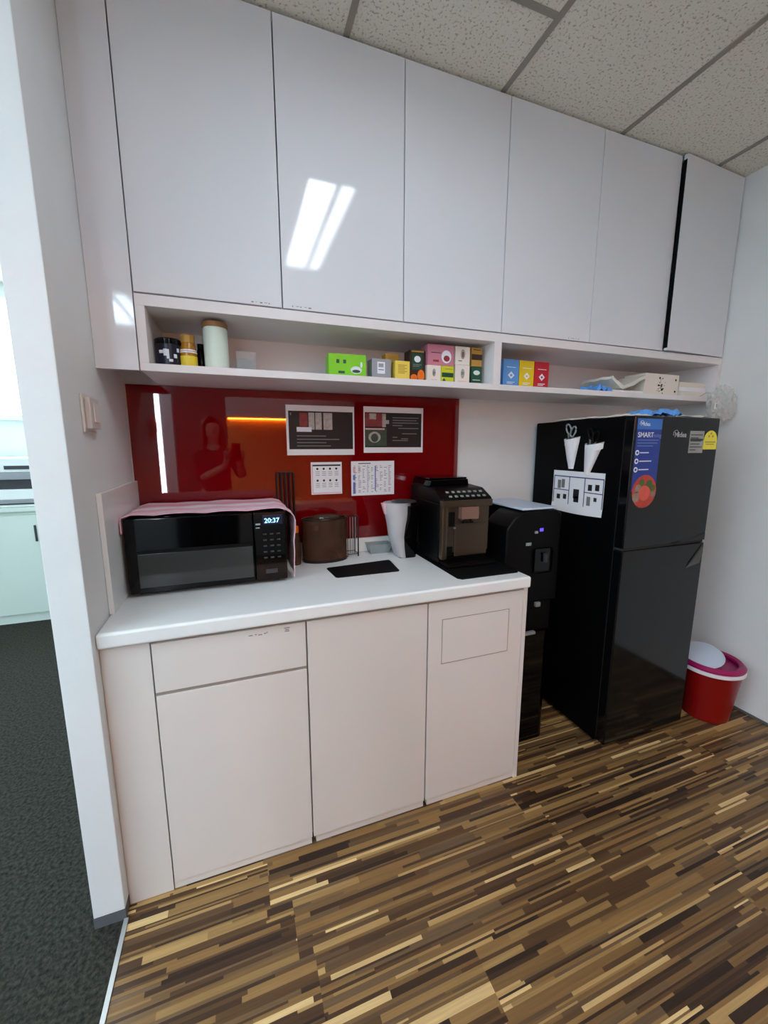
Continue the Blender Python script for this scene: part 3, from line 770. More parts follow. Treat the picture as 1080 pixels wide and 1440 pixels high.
# ------------------------------------------------------------------ fridge
FX0, FX1 = 1.912, 2.432
t = thing('fridge', 'tall black two-door fridge with blue sticker, against the right wall', 'fridge', ((FX0 + FX1) / 2, -.3, 0))
obj('body', box(FX0, FX1, -.556, -.03, .02, 1.522, bev=.006), 'fridge_side', t)
for fx in (FX0 + .04, FX1 - .04):
    for fy in (-.52, -.07): obj('foot', B().lathe(fx, fy, [(.018, 0), (.018, .021)], 12), 'black', t)
obj('door_gasket', box(FX0 + .006, FX1 - .006, -.5605, -.5555, .04, 1.515), 'gap', t)
fd = obj('freezer_door', box(FX0, FX1, -.607, -.560, .968, 1.525, bev=.006, seg=3), 'fridge_door', t)
ld = obj('fridge_door', box(FX0, FX1, -.607, -.560, .030, .956, bev=.006, seg=3), 'fridge_door', t)
YD = -.6072
obj('door_divider', box(FX0 + .004, FX1 - .004, -.600, -.5608, .9575, .9665), 'gap', t)
# scooped hand grips at the opening edge
obj('handle', B().loft([[(2.318, YD + .001, .838), (2.422, YD + .001, .952), (2.424, YD + .001, .90), (2.415, YD + .001, .855)], [(2.345, YD - .006, .868), (2.418, YD - .006, .944), (2.419, YD - .006, .905), (2.408, YD - .006, .872)]]), 'grip_sheen', ld)
obj('handle', B().loft([[(2.20, YD + .001, .970), (2.424, YD + .001, .970), (2.424, YD + .001, 1.01), (2.33, YD + .001, .985)], [(2.22, YD - .005, .971), (2.420, YD - .005, .971), (2.420, YD - .005, 1.0), (2.33, YD - .005, .98)]]), 'fridge_door', fd)
# promotional sticker
st = obj('promotional_sticker', box(1.925, 2.066, YD - .0006, YD, 1.215, 1.513), 'blue', fd)
obj('sticker_band', box(1.925, 2.066, YD - .0010, YD - .0006, 1.470, 1.513), 'blue_light', st)
def swoosh(b, x, z, s, y):
    pts = []
    for i in range(15):
        a = math.radians(200 - i * 17); pts.append((x + s * math.cos(a), y, z + s * math.sin(a)))
    b.tube(pts, [s * .10 * (1 - .5 * i / 14) for i in range(15)], 5)
    return b
def brand(x, z, size, y, scale=1.):
    b = B(); swoosh(b, x + size * .42, z + size * .40, size * .52, y)
    b.text('Midea', size, Matrix.Translation((x + size * .12, y, z)), bold=True)
    return b
obj('lettering', brand(1.940, 1.484, .022, YD - .0012), 'white_print', st)
obj('lettering', B().text('SMART', .029, Matrix.Translation((1.932, YD - .0009, 1.438)), bold=True), 'white_print', st)
obj('lettering', B().text('Sensing', .024, Matrix.Translation((1.996, YD - .0009, 1.438))), 'pale_blue_print', st)
b = B()
for z, w in ((1.428, .12), (1.416, .115), (1.404, .09)): b.box(1.934, 1.934 + w, YD - .0009, YD - .0006, z - .003, z)
obj('fine_print', b, 'pale_blue_print', st)
b = B()
for z, w in ((1.375, .05), (1.340, .07), (1.305, .058)):
    b.disc((1.938, YD - .0011, z), .011, t=.0005); b.box(1.954, 1.954 + w, YD - .0009, YD - .0006, z - .002, z + .002)
obj('feature_icons', b, 'white_print', st)
b = B()
for z in (1.375, 1.340, 1.305): b.disc((1.938, YD - .0015, z), .006, t=.0004, n=6)
obj('icon_centre', b, 'blue', st)
ct = obj('food_picture', B().disc((2.000, YD - .0014, 1.212), .070, t=.0008, n=40), 'tomato', st)
b = B()
for (x, z, r) in ((1.955, 1.19, .022), (1.962, 1.225, .018), (2.052, 1.20, .014)): b.disc((x, YD - .0018, z), r, t=.0004)
obj('food_detail', b, 'copper', ct)
b = B()
for (x, z, r) in ((2.025, 1.243, .020), (2.048, 1.225, .016), (1.982, 1.25, .016)): b.disc((x, YD - .0019, z), r, t=.0004, n=9)
obj('leaf_detail', b, 'green_leaf', ct)
b = B(); b.disc((2.002, YD - .0021, 1.205), .032, t=.0004); obj('tomato_detail', b, mat('bright_tomato_print', (214, 84, 64), .3, var=.2, scale=60), ct)
obj('brand_lettering', brand(2.142, 1.440, .031, YD - .0008), 'silver', fd)
gl = obj('spec_label', box(2.243, 2.334, YD - .0005, YD, 1.372, 1.467), 'grey_label', fd)
b = B()
for i in range(6): b.box(2.25, 2.25 + (.075, .05, .07, .06, .078, .04)[i], YD - .0008, YD - .0005, 1.448 - i * .013, 1.452 - i * .013)
b.box(2.248, 2.330, YD - .0008, YD - .0005, 1.424, 1.434)
obj('fine_print', b, 'printer_dark', gl)
pts = [(2.336, 1.387), (2.424, 1.387), (2.424, 1.43)] + [(2.38 + .043 * math.cos(a), 1.428 + .042 * math.sin(a)) for a in [PI * i / 14 for i in range(15)]] + [(2.336, 1.43)]
el = obj('energy_label', B().prism(pts, 'y', YD - .0006, YD), 'yellow', fd)
obj('fine_print', B().box(2.345, 2.415, YD - .0009, YD - .0006, 1.417, 1.422).box(2.352, 2.405, YD - .0009, YD - .0006, 1.408, 1.412), 'gold', el)
def star(b, x, z, r):
    pts = [(x + (r if i % 2 == 0 else r * .42) * math.sin(PI * i / 5), z + (r if i % 2 == 0 else r * .42) * math.cos(PI * i / 5)) for i in range(10)]
    b.prism(pts, 'y', YD - .0009, YD - .0006)
b = B()
for x, z in ((2.368, 1.445), (2.392, 1.445), (2.380, 1.457)): star(b, x, z, .008)
obj('star_print', b, 'gold', el)

# things stuck on the fridge's side
XS = FX0 - .0008
t = thing('calendar', 'white calendar sheet with blue grid on the side of the black fridge', 'calendar', (XS, -.34, 1.085))
def calf(u, v):
    y = -.490 + u * .307; z = 1.282 - v * .197
    return (XS - .0012 - .014 * max(0, v - .78) ** 1 * 4 * (.3 + u * .2) , y, z - .006 * math.sin(u * PI) * v)
obj('sheet', B().grid(calf, 12, 14, .0009), 'paper', t, sharp=80)
b = B(); xq = XS - .0030
for (y0, y1, z0, z1) in ((-.488, -.188, 1.252, 1.257), (-.488, -.484, 1.12, 1.257), (-.192, -.188, 1.12, 1.257), (-.385, -.381, 1.12, 1.257), (-.292, -.288, 1.12, 1.257), (-.488, -.385, 1.186, 1.190), (-.292, -.19, 1.186, 1.190)):
    b.box(xq, XS - .0008, y0, y1, z0, z1)
obj('grid_print', b, 'navy', t)
b = B()
for (y, z, h, w) in ((-.465, 1.215, .028, .022), (-.425, 1.212, .028, .022), (-.352, 1.175, .045, .034), (-.352, 1.15, .03, .03), (-.275, 1.155, .024, .02), (-.235, 1.152, .024, .022), (-.455, 1.16, .018, .016)):
    obj('picture_print', box(xq, XS - .0008, y, y + w, z - h / 2, z + h / 2), 'paper_black', t)
b = B()
for (y, z) in ((-.26, 1.22), (-.235, 1.215), (-.42, 1.15)): obj('picture_print', box(xq, XS - .0008, y, y + .02, z - .022, z + .02), 'text_grey', t)

def scissors_set(yt0, yt1, zt, yb, zb, mscis, lab_h, lab_s, lean):
    """half-cone holder open at the top, standing off the fridge side, with scissors in it"""
    n = 16
    def ring(yc, hw, z, d, q=1., tilt=0.):
        P = []
        for i in range(n + 1):
            a = PI * i / n; P.append((XS - .001 - d * math.sin(a) * q, yc - hw * math.cos(a) * q, z + tilt * math.cos(a) - .010 * math.sin(a) * (1 if hw > .02 else 0)))
        return P + [(XS - .001, yc + hw * q * .98, z - tilt), (XS - .001, yc - hw * q * .98, z + tilt)]
    yc = (yt0 + yt1) / 2; hw = (yt1 - yt0) / 2
    t = thing('scissors_holder', lab_h, 'holder', (XS, yc, zb), 'scissors holders on the fridge')
    rings = []
    for k in range(7):
        f = k / 6; rings.append(ring(yb + (yc - yb) * f, .014 + (hw - .014) * f, zb + (zt - zb) * f, .010 + .022 * f, 1, lean * f))
    rings.append(ring(yc, hw, zt, .032, .94, lean)); rings.append(ring(yc, hw, zt - .03, .030, .90, lean))
    obj('cone', B().loft(rings), 'paper', t)
    s = thing('scissors', lab_s, 'scissors', (XS - .014, yc, zt - .05), 'scissors on the fridge')
    for sg in (-1, 1):
        cyy = yc + sg * .021 - .004 * sg; cz = zt + .032 + .006 * sg
        ax = Vector((0, .35 * sg, 1)).normalized()
        P = []
        for i in range(20):
            a = 2 * PI * i / 20
            u, w = .0145 * math.cos(a), .024 * math.sin(a)
            P.append((XS - .016 + .003 * sg, cyy + u + w * .3 * sg, cz + w))
        obj('finger_loop', B().tube(P, .0038, 7, True), mscis, s)
        obj('blade', B().loft([[(XS - .017 + .003 * sg, cyy - .004, cz - .022), (XS - .013 + .003 * sg, cyy - .004, cz - .022), (XS - .013 + .003 * sg, cyy + .006, cz - .022), (XS - .017 + .003 * sg, cyy + .006, cz - .022)],
                              [(XS - .0105 + .003 * sg, yb - .002 + .25 * (yc - yb), zb + .04), (XS - .0095 + .003 * sg, yb - .002 + .25 * (yc - yb), zb + .04), (XS - .0095 + .003 * sg, yb + .002 + .25 * (yc - yb), zb + .04), (XS - .0105 + .003 * sg, yb + .002 + .25 * (yc - yb), zb + .04)]]), 'steel', s)
scissors_set(-.334, -.244, 1.443, -.292, 1.293, 'printer_grey', 'white cone holder on the fridge side holding grey scissors', 'grey-handled scissors in the white cone nearer the wall', .004)
scissors_set(-.470, -.372, 1.418, -.388, 1.272, 'black', 'white cone holder on the fridge side holding black scissors', 'black-handled scissors in the tilted white cone nearer the fridge door', .003)

# plastic film lying on the fridge top
def film(x0, x1, y0, y1, z, amp, seed, over=0.):
    def f(u, v):
        x, y = x0 + u * (x1 - x0), y0 + v * (y1 - y0)
        zz = z + amp * (.5 + .5 * noise.noise((u * 5 + seed, v * 5, seed))) * (1 if 0 < u < 1 and 0 < v < 1 else .35) + .2 * amp * noise.noise((u * 14, v * 14, seed))
        return (x + .012 * noise.noise((v * 6, seed, 2)), y + .012 * noise.noise((u * 6, seed, 5)), max(z, zz))
    return f
tag(obj('plastic_sheet', B().grid(film(1.920, 2.08, -.565, -.14, 1.5235, .018, 3.1), 18, 26, .0012), 'cloth_white', sharp=80), 'crumpled whitish plastic sheet lying along the fridge top edge', 'plastic sheet')
tag(obj('plastic_wrapper', B().grid(film(2.085, 2.22, -.585, -.40, 1.527, .045, 8.4), 16, 16, .0012), 'cloth_blue', sharp=50), 'crumpled blue plastic wrapper on top of the fridge', 'wrapper')
tag(obj('plastic_sheet', B().grid(film(2.235, 2.42, -.585, -.2, 1.527, .012, 12.7), 16, 20, .0012), 'cloth_white', sharp=80), 'flat whitish plastic sheet on fridge top beside the blue wrapper', 'plastic sheet')

# ------------------------------------------------------------------ red bucket
bx, by = 2.66, -.575
t = thing('bucket', 'red round bucket bin with magenta inside, between fridge and white wall', 'bucket', (bx, by, 0))
obj('wall', B().lathe(bx, by, [(.098, 0), (.104, .004), (.133, .262), (.136, .265), (.136, .285), (.131, .285), (.129, .262), (.101, .01)], 48), 'bucket_red', t)
obj('rim', B().lathe(bx, by, [(.139, .266), (.145, .270), (.145, .282), (.139, .286), (.134, .286), (.134, .266)], 48, False, False), 'rim_white', t)
lid = obj('lid_ring', B().lathe(bx, by, [(.133, .287), (.142, .289), (.143, .298), (.128, .312), (.112, .306), (.108, .296), (.126, .290)], 48, False, False), 'magenta', t)
# swing flap standing tilted in the ring
b = B(); nn = 28
def flap(z_, r):
    R = Matrix.Translation((bx - .028, by + .03, .318)) @ Matrix.Rotation(math.radians(-14), 4, 'Y') @ Matrix.Rotation(math.radians(10), 4, 'X')
    return [tuple(R @ Vector((r * math.cos(2 * PI * i / nn), .92 * r * math.sin(2 * PI * i / nn), z_))) for i in range(nn)]
b.loft([flap(-.004, .100), flap(.0, .104), flap(.010, .094), flap(.014, .06), flap(.015, .01)])
obj('swing_flap', b, 'lid_grey', lid)
obj('inner_floor', B().lathe(bx, by, [(.126, .284), (.126, .287)], 40), 'magenta', t)
for sg in (1,):
    obj('handle_lug', box(bx + .132, bx + .152, by - .05, by - .03, .262, .288, bev=.003), 'black', t)
obj('handle', B().tube([(bx + .142 * math.cos(a), by + .142 * math.sin(a), .262 - .02 * math.sin((a + 1.2) / 2.6 * PI)) for a in [-1.9 + 1.6 * i / 14 for i in range(15)]], .0025, 6), 'steel', t)

# ------------------------------------------------------------------ things on the open shelf
ZS = 1.6605
t = thing('tin', 'short navy tin with white pattern at the near end of the shelf', 'tin', (.191, -.215, ZS))
obj('body', B().lathe(.191, -.215, [(.038, ZS), (.041, ZS + .004), (.041, ZS + .078), (.039, ZS + .082)], 32), 'navy_tin', t)
obj('lid', B().lathe(.191, -.215, [(.0425, ZS + .0785), (.0425, ZS + .094), (.038, ZS + .098)], 32), 'gloss_black', t)
b = B()
for (a, z, w, h) in ((-1.75, .05, .010, .022), (-1.55, .045, .008, .03), (-2.05, .052, .014, .01), (-1.0, .04, .01, .012), (-1.35, .025, .012, .008), (-.75, .06, .008, .012)):
    x, y = .191 + .0413 * math.cos(a), -.215 + .0413 * math.sin(a)
    b.box(x - w / 2, x + w / 2, y - .0006, y + .0006, ZS + z - h / 2, ZS + z + h / 2, rot=Matrix.Rotation(a + PI / 2, 4, 'Z'))
obj('pattern', b, 'white_print', t)
t = thing('honey_jar', 'amber jar with yellow label between navy tin and mint canister', 'jar', (.252, -.225, ZS))
obj('body', B().lathe(.252, -.225, [(.022, ZS), (.026, ZS + .006), (.027, ZS + .06), (.021, ZS + .085), (.020, ZS + .09)], 28), 'honey', t)
obj('cap', B().lathe(.252, -.225, [(.022, ZS + .09), (.0225, ZS + .112), (.019, ZS + .116)], 28), 'gold', t)
obj('label_band', B().lathe(.252, -.225, [(.0274, ZS + .008), (.0276, ZS + .045), (.027, ZS + .045), (.026, ZS + .008)], 28, False, False), 'honey_label', t)
obj('neck_band', B().lathe(.252, -.225, [(.0276, ZS + .055), (.026, ZS + .066), (.025, ZS + .066), (.0268, ZS + .055)], 28, False, False), 'paper', t)
t = thing('bottle', 'small dark bottle half hidden behind the amber jar', 'bottle', (.288, -.175, ZS))
obj('body', B().lathe(.288, -.175, [(.018, ZS), (.020, ZS + .005), (.020, ZS + .06), (.010, ZS + .085)], 20), 'gloss_black', t)
obj('cap', B().lathe(.288, -.175, [(.011, ZS + .085), (.011, ZS + .10)], 16), 'black', t)
t = thing('canister', 'tall pale mint canister with wooden lid on the shelf', 'canister', (.342, -.235, ZS))
obj('body', B().lathe(.342, -.235, [(.037, ZS), (.040, ZS + .005), (.040, ZS + .138), (.038, ZS + .142)], 36), 'mint', t)
obj('lid', B().lathe(.342, -.235, [(.041, ZS + .1425), (.042, ZS + .146), (.042, ZS + .157), (.039, ZS + .160)], 36), 'wood', t)
t = thing('acrylic_box', 'clear empty acrylic box beside the mint canister', 'box', (.44, -.2, ZS))
b = B()
for q in ((.405, .475, -.235, -.1, 0, .003), (.405, .408, -.235, -.1, .003, .075), (.472, .475, -.235, -.1, .003, .075), (.408, .472, -.235, -.232, .003, .075), (.408, .472, -.103, -.1, .003, .075)): b.box(q[0], q[1], q[2], q[3], ZS + q[4], ZS + q[5])
obj('wall', b, 'acrylic', t)

G = 'tea and drink boxes on the shelf'
def carton(label, x0, x1, y0, d, z0, z1, m, prints=(), rot=0., name='tea_box', flap=True):
    t = thing(name, label, 'box', ((x0 + x1) / 2, y0 + d / 2, z0), G)
    body = obj('carton', box(x0, x1, y0, y0 + d, z0, z1, bev=.0012), m, t)
    for (u0, u1, v0, v1, pm, shp) in prints:
        xa, xb = x0 + u0 * (x1 - x0), x0 + u1 * (x1 - x0); za, zb = z0 + v0 * (z1 - z0), z0 + v1 * (z1 - z0)
        k = len([c for c in t.children]) * .0001
        y1 = y0 - .0001; b = B()
        if shp == 'o': b.disc(((xa + xb) / 2, y1 - .0005 - k, (za + zb) / 2), (xb - xa) / 2, t=.0005, sz=(zb - za) / (xb - xa), n=20)
        elif shp == 'd': b.prism([((xa + xb) / 2, za), (xb, (za + zb) / 2), ((xa + xb) / 2, zb), (xa, (za + zb) / 2)], 'y', y1 - .0005 - k, y1)
        elif shp == 't':
            nl = max(1, int((zb - za) / .006))
            for i in range(nl): b.box(xa, xa + (xb - xa) * (1 - .25 * (i % 2)), y1 - .0005 - k, y1, zb - i * .006 - .0028, zb - i * .006)
        else: b.box(xa, xb, y1 - .0005 - k, y1, za, zb)
        obj({'o': 'picture', 'd': 'emblem', 't': 'printed_lettering', 'r': 'label_panel'}[shp], b, pm, t)
    if rot: t.rotation_euler = (0, 0, math.radians(rot))
    return t
Z = ZS
carton('wide lime green tea box lying alone on the shelf', .735, .880, -.268, .075, Z, 1.747, 'green_box',
       [(.2, .28, .6, .76, 'dark_green', 'r'), (.38, .46, .6, .76, 'dark_green', 'r'), (.25, .42, .18, .28, 'dark_green', 'r'), (.58, .88, .18, .5, 'white_print', 'o'), (.62, .84, .22, .36, 'dark_green', 'o'), (.84, .9, .45, .7, 'white_print', 'o')], rot=-3)
carton('small grey carton with white label beside the lime green box', .905, .985, -.262, .06, Z, 1.741, 'grey_box', [(.28, .68, .3, .85, 'white_print', 'r'), (.34, .6, .6, .78, 'grey_box', 'r'), (.34, .62, .36, .5, 'printer_dark', 't')], name='carton')
carton('small upright yellow box before the brown coffee box', .999, 1.062, -.272, .04, Z, 1.737, 'yellow_box', [(.2, .8, .3, .8, 'gold', 't')])
carton('mustard box standing behind the small yellow box', .985, 1.045, -.2, .05, Z, 1.777, 'tan_box', [(.2, .8, .7, .9, 'gold', 't')])
carton('dark brown coffee box with green label and orange fruit print', 1.068, 1.136, -.258, .06, Z, 1.786, 'brown_box',
       [(.14, .82, .4, .9, 'dark_green', 'r'), (.28, .7, .62, .82, 'white_print', 'o'), (.2, .75, .46, .56, 'text_grey', 't'), (.05, .5, .02, .25, 'orange', 'o'), (.5, .97, .04, .4, 'orange', 'o'), (.1, .9, .93, .98, 'gold', 'r')], name='coffee_box')
carton('white tea box with small figure, under the pink box', 1.140, 1.203, -.27, .07, Z, 1.7305, 'white_box', [(.38, .62, .35, .8, 'grey_label', 'o'), (.42, .58, .4, .6, 'printer_dark', 't'), (.3, .7, .1, .2, 'pink_print', 't')])
carton('yellow-green tea box with dark band under the pink box', 1.205, 1.264, -.27, .07, Z, 1.7305, 'lime_print', [(.05, .95, .36, .62, 'dark_green', 'r'), (.1, .35, .05, .3, 'dark_green', 'd'), (.3, .9, .72, .85, 'gold', 't')])
carton('pink tea box with round picture, lying atop two smaller boxes', 1.142, 1.262, -.27, .075, 1.731, 1.812, 'pink_box', [(.52, .9, .12, .75, 'white_print', 'o'), (.6, .84, .2, .5, 'photo_red', 'o'), (.12, .5, .5, .62, 'brown_box', 't'), (.2, .42, .16, .26, 'photo_red', 'r')])
carton('white tea box at the bottom of the two-box white stack', 1.271, 1.340, -.27, .075, Z, 1.740, 'white_box', [(.38, .64, .3, .8, 'grey_label', 'o'), (.42, .6, .4, .62, 'printer_dark', 't'), (.2, .8, .1, .18, 'pink_print', 't')])
carton('white tea box on top of the two-box white stack', 1.270, 1.339, -.27, .075, 1.7405, 1.813, 'white_box', [(.35, .66, .3, .85, 'grey_label', 'o'), (.46, .56, .4, .7, 'photo_red', 'r'), (.2, .45, .12, .22, 'navy', 't')])
carton('dark green tea box under the brown box by the shelf divider', 1.349, 1.402, -.268, .075, Z, 1.737, 'dark_green', [(.2, .8, .55, .8, 'mint', 'o'), (.15, .85, .15, .3, 'mint', 't')])
carton('brown and gold tea box stacked against the shelf divider', 1.349, 1.400, -.268, .075, 1.7375, 1.814, 'gold', [(0, 1, .35, .65, 'brown_box', 'r'), (.15, .85, .75, .9, 'brown_box', 't')])
for x0, x1, m, lb in ((1.524, 1.608, 'sky_box', 'sky blue tea box with white emblem, next to the shelf divider'), (1.611, 1.692, 'sun_box', 'yellow tea box with white emblem between blue and red boxes'), (1.695, 1.777, 'red_box', 'red tea box with white emblem, last of the three')):
    carton(lb, x0, x1, -.25, .10, Z, 1.784, m, [(.3, .72, .32, .58, 'white_print', 'd'), (.42, .6, .4, .5, m, 'd'), (.22, .8, .66, .74, 'white_print', 't'), (.25, .75, .12, .22, 'white_print', 't')])

# tissue box and soft packs at the far bay
t = thing('tissue_box', 'white tissue box with black spray marks on the shelf above fridge', 'tissue box', (2.47, -.22, ZS))
tx0, tx1, ty0, ty1, tz1 = 2.345, 2.590, -.292, -.172, 1.766
obj('carton', box(tx0, tx1, ty0, ty1, ZS, tz1, bev=.002), 'white_box', t)
b = B()
for k in range(26):
    a = random.gauss(.47, .07); z = random.gauss(.35, .2)
    if 0 < z < .9 and .2 < a < .8: b.disc((tx0 + a * (tx1 - tx0), ty0 - .0006, ZS + z * .1), random.choice((.002, .003, .005)), n=7, sx=1.4)
for (a, z) in ((.42, .85), (.9, .8), (.9, .22)): b.disc((tx0 + a * (tx1 - tx0), ty0 - .0006, ZS + z * .1), .006, n=7)
obj('printed_pattern', b, 'paper_black', t)
obj('opening_slot', box(tx0 + .06, tx1 - .06, -.24, -.225, tz1 - .0005, tz1 + .0008), 'gap', t)
def soft(x0, x1, y0, y1, zf, amp, seed):
    def f(u, v):
        return (x0 + u * (x1 - x0), y0 + v * (y1 - y0), zf(u) + amp * noise.noise((u * 4, v * 4, seed)))
    return f
tag(obj('folded_cloth', B().grid(soft(2.105, 2.335, -.305, -.12, lambda u: 1.678 + .075 * max(0, u - .35) ** 1.3 * 1.4 + .05 * max(0, .35 - u) ** 1.2 * 3.2, .007, 2.2), 24, 16, .016), 'cloth_white', sharp=80), 'folded off-white cloth sagging beside the tissue box', 'cloth')
tag(obj('napkin_pack', box(2.13, 2.335, -.30, -.10, ZS, 1.674, bev=.005), 'paper'), 'flat pack of white napkins under the folded cloth', 'napkins')
tag(obj('plastic_wrapper', B().grid(film(2.035, 2.125, -.300, -.17, ZS, .045, 5.5), 12, 12, .001), 'cloth_blue', sharp=50), 'small blue plastic wrapper at the shelf front, beside folded cloth', 'wrapper')
for i, (x0, x1, z0, z1, lb) in enumerate(((2.605, 2.815, ZS, 1.688, 'bottom white paper pack under the clear bag, beside tissue box'), (2.60, 2.81, 1.6885, 1.712, 'middle white paper pack beside the tissue box'), (2.61, 2.812, 1.7125, 1.738, 'topmost white paper pack beside the tissue box'))):
    tag(obj('paper_pack', box(x0, x1, -.30 + .01 * i, -.10, z0, z1, bev=.004), ('cloth_white', 'paper', 'white_box')[i]), lb, 'paper', 'paper packs beside the tissue box')

# crinkled clear bag over the shelf's corner, with its tag
b = B(); bmesh.ops.create_icosphere(b.bm, subdivisions=5, radius=1.)
for v in b.bm.verts:
    n1 = v.co.normalized()
    q = 1 + .22 * noise.noise(n1 * 2.3 + Vector((3, 1, 0))) + .12 * noise.noise(n1 * 6.0) + .05 * noise.noise(n1 * 14)
    v.co = Vector((2.782, -.392, 1.615)) + Vector((n1.x * .066, n1.y * .055, n1.z * .092)) * q
bag = thing('plastic_bag', 'crinkled clear plastic bag hanging at the shelf end by the wall', 'bag', (2.782, -.392, 1.52))
obj('film', b, 'bag', bag, sharp=25)
tg = obj('bag_tag', box(2.700, 2.752, -.4105, -.4085, 1.588, 1.622, bev=.0008), 'paper', bag)
obj('tag_print', B().text('PO', .026, Matrix.Translation((2.709, -.4108, 1.596)), bold=True), 'printer_dark', tg)
obj('hang_loop', B().tube([(2.726, -.4095, 1.620), (2.73, -.40, 1.66), (2.735, -.345, 1.68), (2.735, -.31, 1.664)], .0012, 6), 'steel', bag)

# ------------------------------------------------------------------ office beyond the stub wall
t = thing('office_cabinet', 'pale aqua low cabinet against the far office wall', 'cabinet', (-1.6, 2.3, 0))
obj('plinth', box(-2.6, -.5, 2.03, 2.6, 0, .07), 'aqua', t)
obj('carcass', box(-2.6, -.5, 2.036, 2.61, .071, .90), 'aqua', t)
for a in (-2.6, -1.85, -1.1):
    d = obj('door', box(a + .003, a + .747 if a < -1.5 else -.503, 2.015, 2.034, .075, .872, bev=.002), 'aqua', t)
    hx = -1.128 if a == -1.85 else (a + .03)
    obj('handle', box(hx - .007, hx + .007, 2.004, 2.0149, .66, .79, bev=.003), 'printer_dark', d)
obj('top', box(-2.62, -.48, 2.0, 2.615, .901, .93, bev=.003), 'aqua', t)
t = thing('printer', 'white and dark grey office printer on the aqua cabinet', 'printer', (-1.4, 2.3, .93))
obj('paper_tray', box(-1.75, -.95, 2.05, 2.5, .931, 1.07, bev=.01), 'office_paint', t)
obj('tray_slot', box(-1.68, -1.0, 2.044, 2.055, .952, .964), 'printer_dark', t)
obj('tray_handle', box(-1.5, -1.12, 2.036, 2.055, .972, .995, bev=.003), 'printer_grey', t)
obj('output_recess', box(-1.74, -.96, 2.07, 2.49, 1.0705, 1.145), 'printer_dark', t)
obj('control_panel', box(-1.75, -.95, 2.04, 2.5, 1.1455, 1.20, bev=.006), 'printer_grey', t)
obj('scanner_lid', box(-1.75, -.95, 2.05, 2.5, 1.2005, 1.31, bev=.01), 'office_paint', t)
obj('lid_slot', box(-1.28, -1.0, 2.044, 2.055, 1.225, 1.252), 'printer_dark', t)

# ------------------------------------------------------------------ opposite counter with amber under-cabinet light (mirrored in the red panel)
t = thing('sideboard_cabinet', 'tall cabinet niche with glowing amber strip on the rear wall', 'cabinet', (1.15, -4.3, 0))
obj('base', box(.28, 2.1, -4.58, -4.15, 0, .55, bev=.003), 'satin', t)
obj('back_panel', box(.28, 2.1, -4.59, -4.57, .551, 1.80), 'amber_wood', t)
obj('upper_cupboard', box(.28, 2.1, -4.58, -4.2, 1.80, 2.7, bev=.003), 'satin', t)
obj('light_strip', box(.3, 2.08, -4.566, -4.540, 1.786, 1.799), 'amber', t)

# ------------------------------------------------------------------ the photographer, mirrored in the red panel
def skin_mesh(name, nodes, edges, m, parent, root=0, sub=2):
    bm = bmesh.new(); ly = bm.verts.layers.skin.verify(); org = world_loc(parent)
    vs_ = []
    for i, (p, r) in enumerate(nodes):
        v = bm.verts.new(Vector(p) - org); v[ly].radius = r if isinstance(r, tuple) else (r, r); v[ly].use_root = (i == root); vs_.append(v)
    for a, c in edges: bm.edges.new((vs_[a], vs_[c]))
    me = bpy.data.meshes.new(name); bm.to_mesh(me); bm.free(); me.materials.append(M[m])
    o = bpy.data.objects.new(name, me); C.objects.link(o); o.parent = parent
    sk = o.modifiers.new('skin', 'SKIN'); sk.use_smooth_shade = True
    sb = o.modifiers.new('smooth', 'SUBSURF'); sb.levels = sub; sb.render_levels = sub
    return o
px, py = .20, -2.16
per = thing('person', 'person in dark patterned blouse holding up a phone, mirrored in the red panel', 'person', (px, py, 0))
hx, hy, hz = .405, -1.862, 1.33          # right hand on the phone
lx, ly_, lz = .335, -1.862, 1.33
nodes = [((px, py, .93), (.13, .10)), ((px, py + .01, 1.08), (.115, .085)), ((px, py, 1.22), (.13, .095)), ((px, py, 1.34), (.10, .07)), ((px, py, 1.42), .046), ((px, py + .012, 1.475), .06), ((px, py + .02, 1.545), .082), ((px, py + .012, 1.61), .066),
         ((px + .14, py, 1.335), .052), ((px + .23, py + .03, 1.12), .042), ((hx + .01, hy - .10, 1.25), .031), ((hx + .012, hy - .035, hz - .03), .026), ((hx + .014, hy - .012, hz), .024),
         ((px - .14, py, 1.335), .052), ((px - .12, py + .05, 1.11), .042), ((lx - .05, ly_ - .12, 1.22), .031), ((lx - .02, ly_ - .035, lz - .03), .026), ((lx - .012, ly_ - .012, lz), .024),
         ((px + .09, py, .86), .088), ((px + .095, py + .02, .49), .058), ((px + .10, py - .01, .10), .038), ((px + .11, py + .10, .035), .032),
         ((px - .09, py, .86), .088), ((px - .095, py + .02, .49), .058), ((px - .10, py - .01, .10), .038), ((px - .11, py + .10, .035), .032)]
edges = [(0, 1), (1, 2), (2, 3), (3, 4), (4, 5), (5, 6), (6, 7), (3, 8), (8, 9), (9, 10), (10, 11), (11, 12), (3, 13), (13, 14), (14, 15), (15, 16), (16, 17), (0, 18), (18, 19), (19, 20), (20, 21), (0, 22), (22, 23), (23, 24), (24, 25)]
def fingers(base, hx_, hy_, hz_, sg):
    for k in range(4):
        z_ = hz_ + .026 - k * .017; ln_ = (.9, 1., .95, .8)[k]
        i0 = len(nodes)
        nodes.extend([((hx_ + .030 * sg * 1., hy_ - .006, z_), .009), ((hx_ + .034 * sg, hy_ + .016, z_ + .002), .0085), ((hx_ + .012 * sg * ln_, hy_ + .020, z_ + .003), .0075)])
        edges.extend([(base, i0), (i0, i0 + 1), (i0 + 1, i0 + 2)])
    i0 = len(nodes)
    nodes.extend([((hx_ - .012 * sg, hy_ - .02, hz_ + .022), .010), ((hx_ - .020 * sg, hy_ - .016, hz_ + .05), .0085)])
    edges.extend([(base, i0), (i0, i0 + 1)])
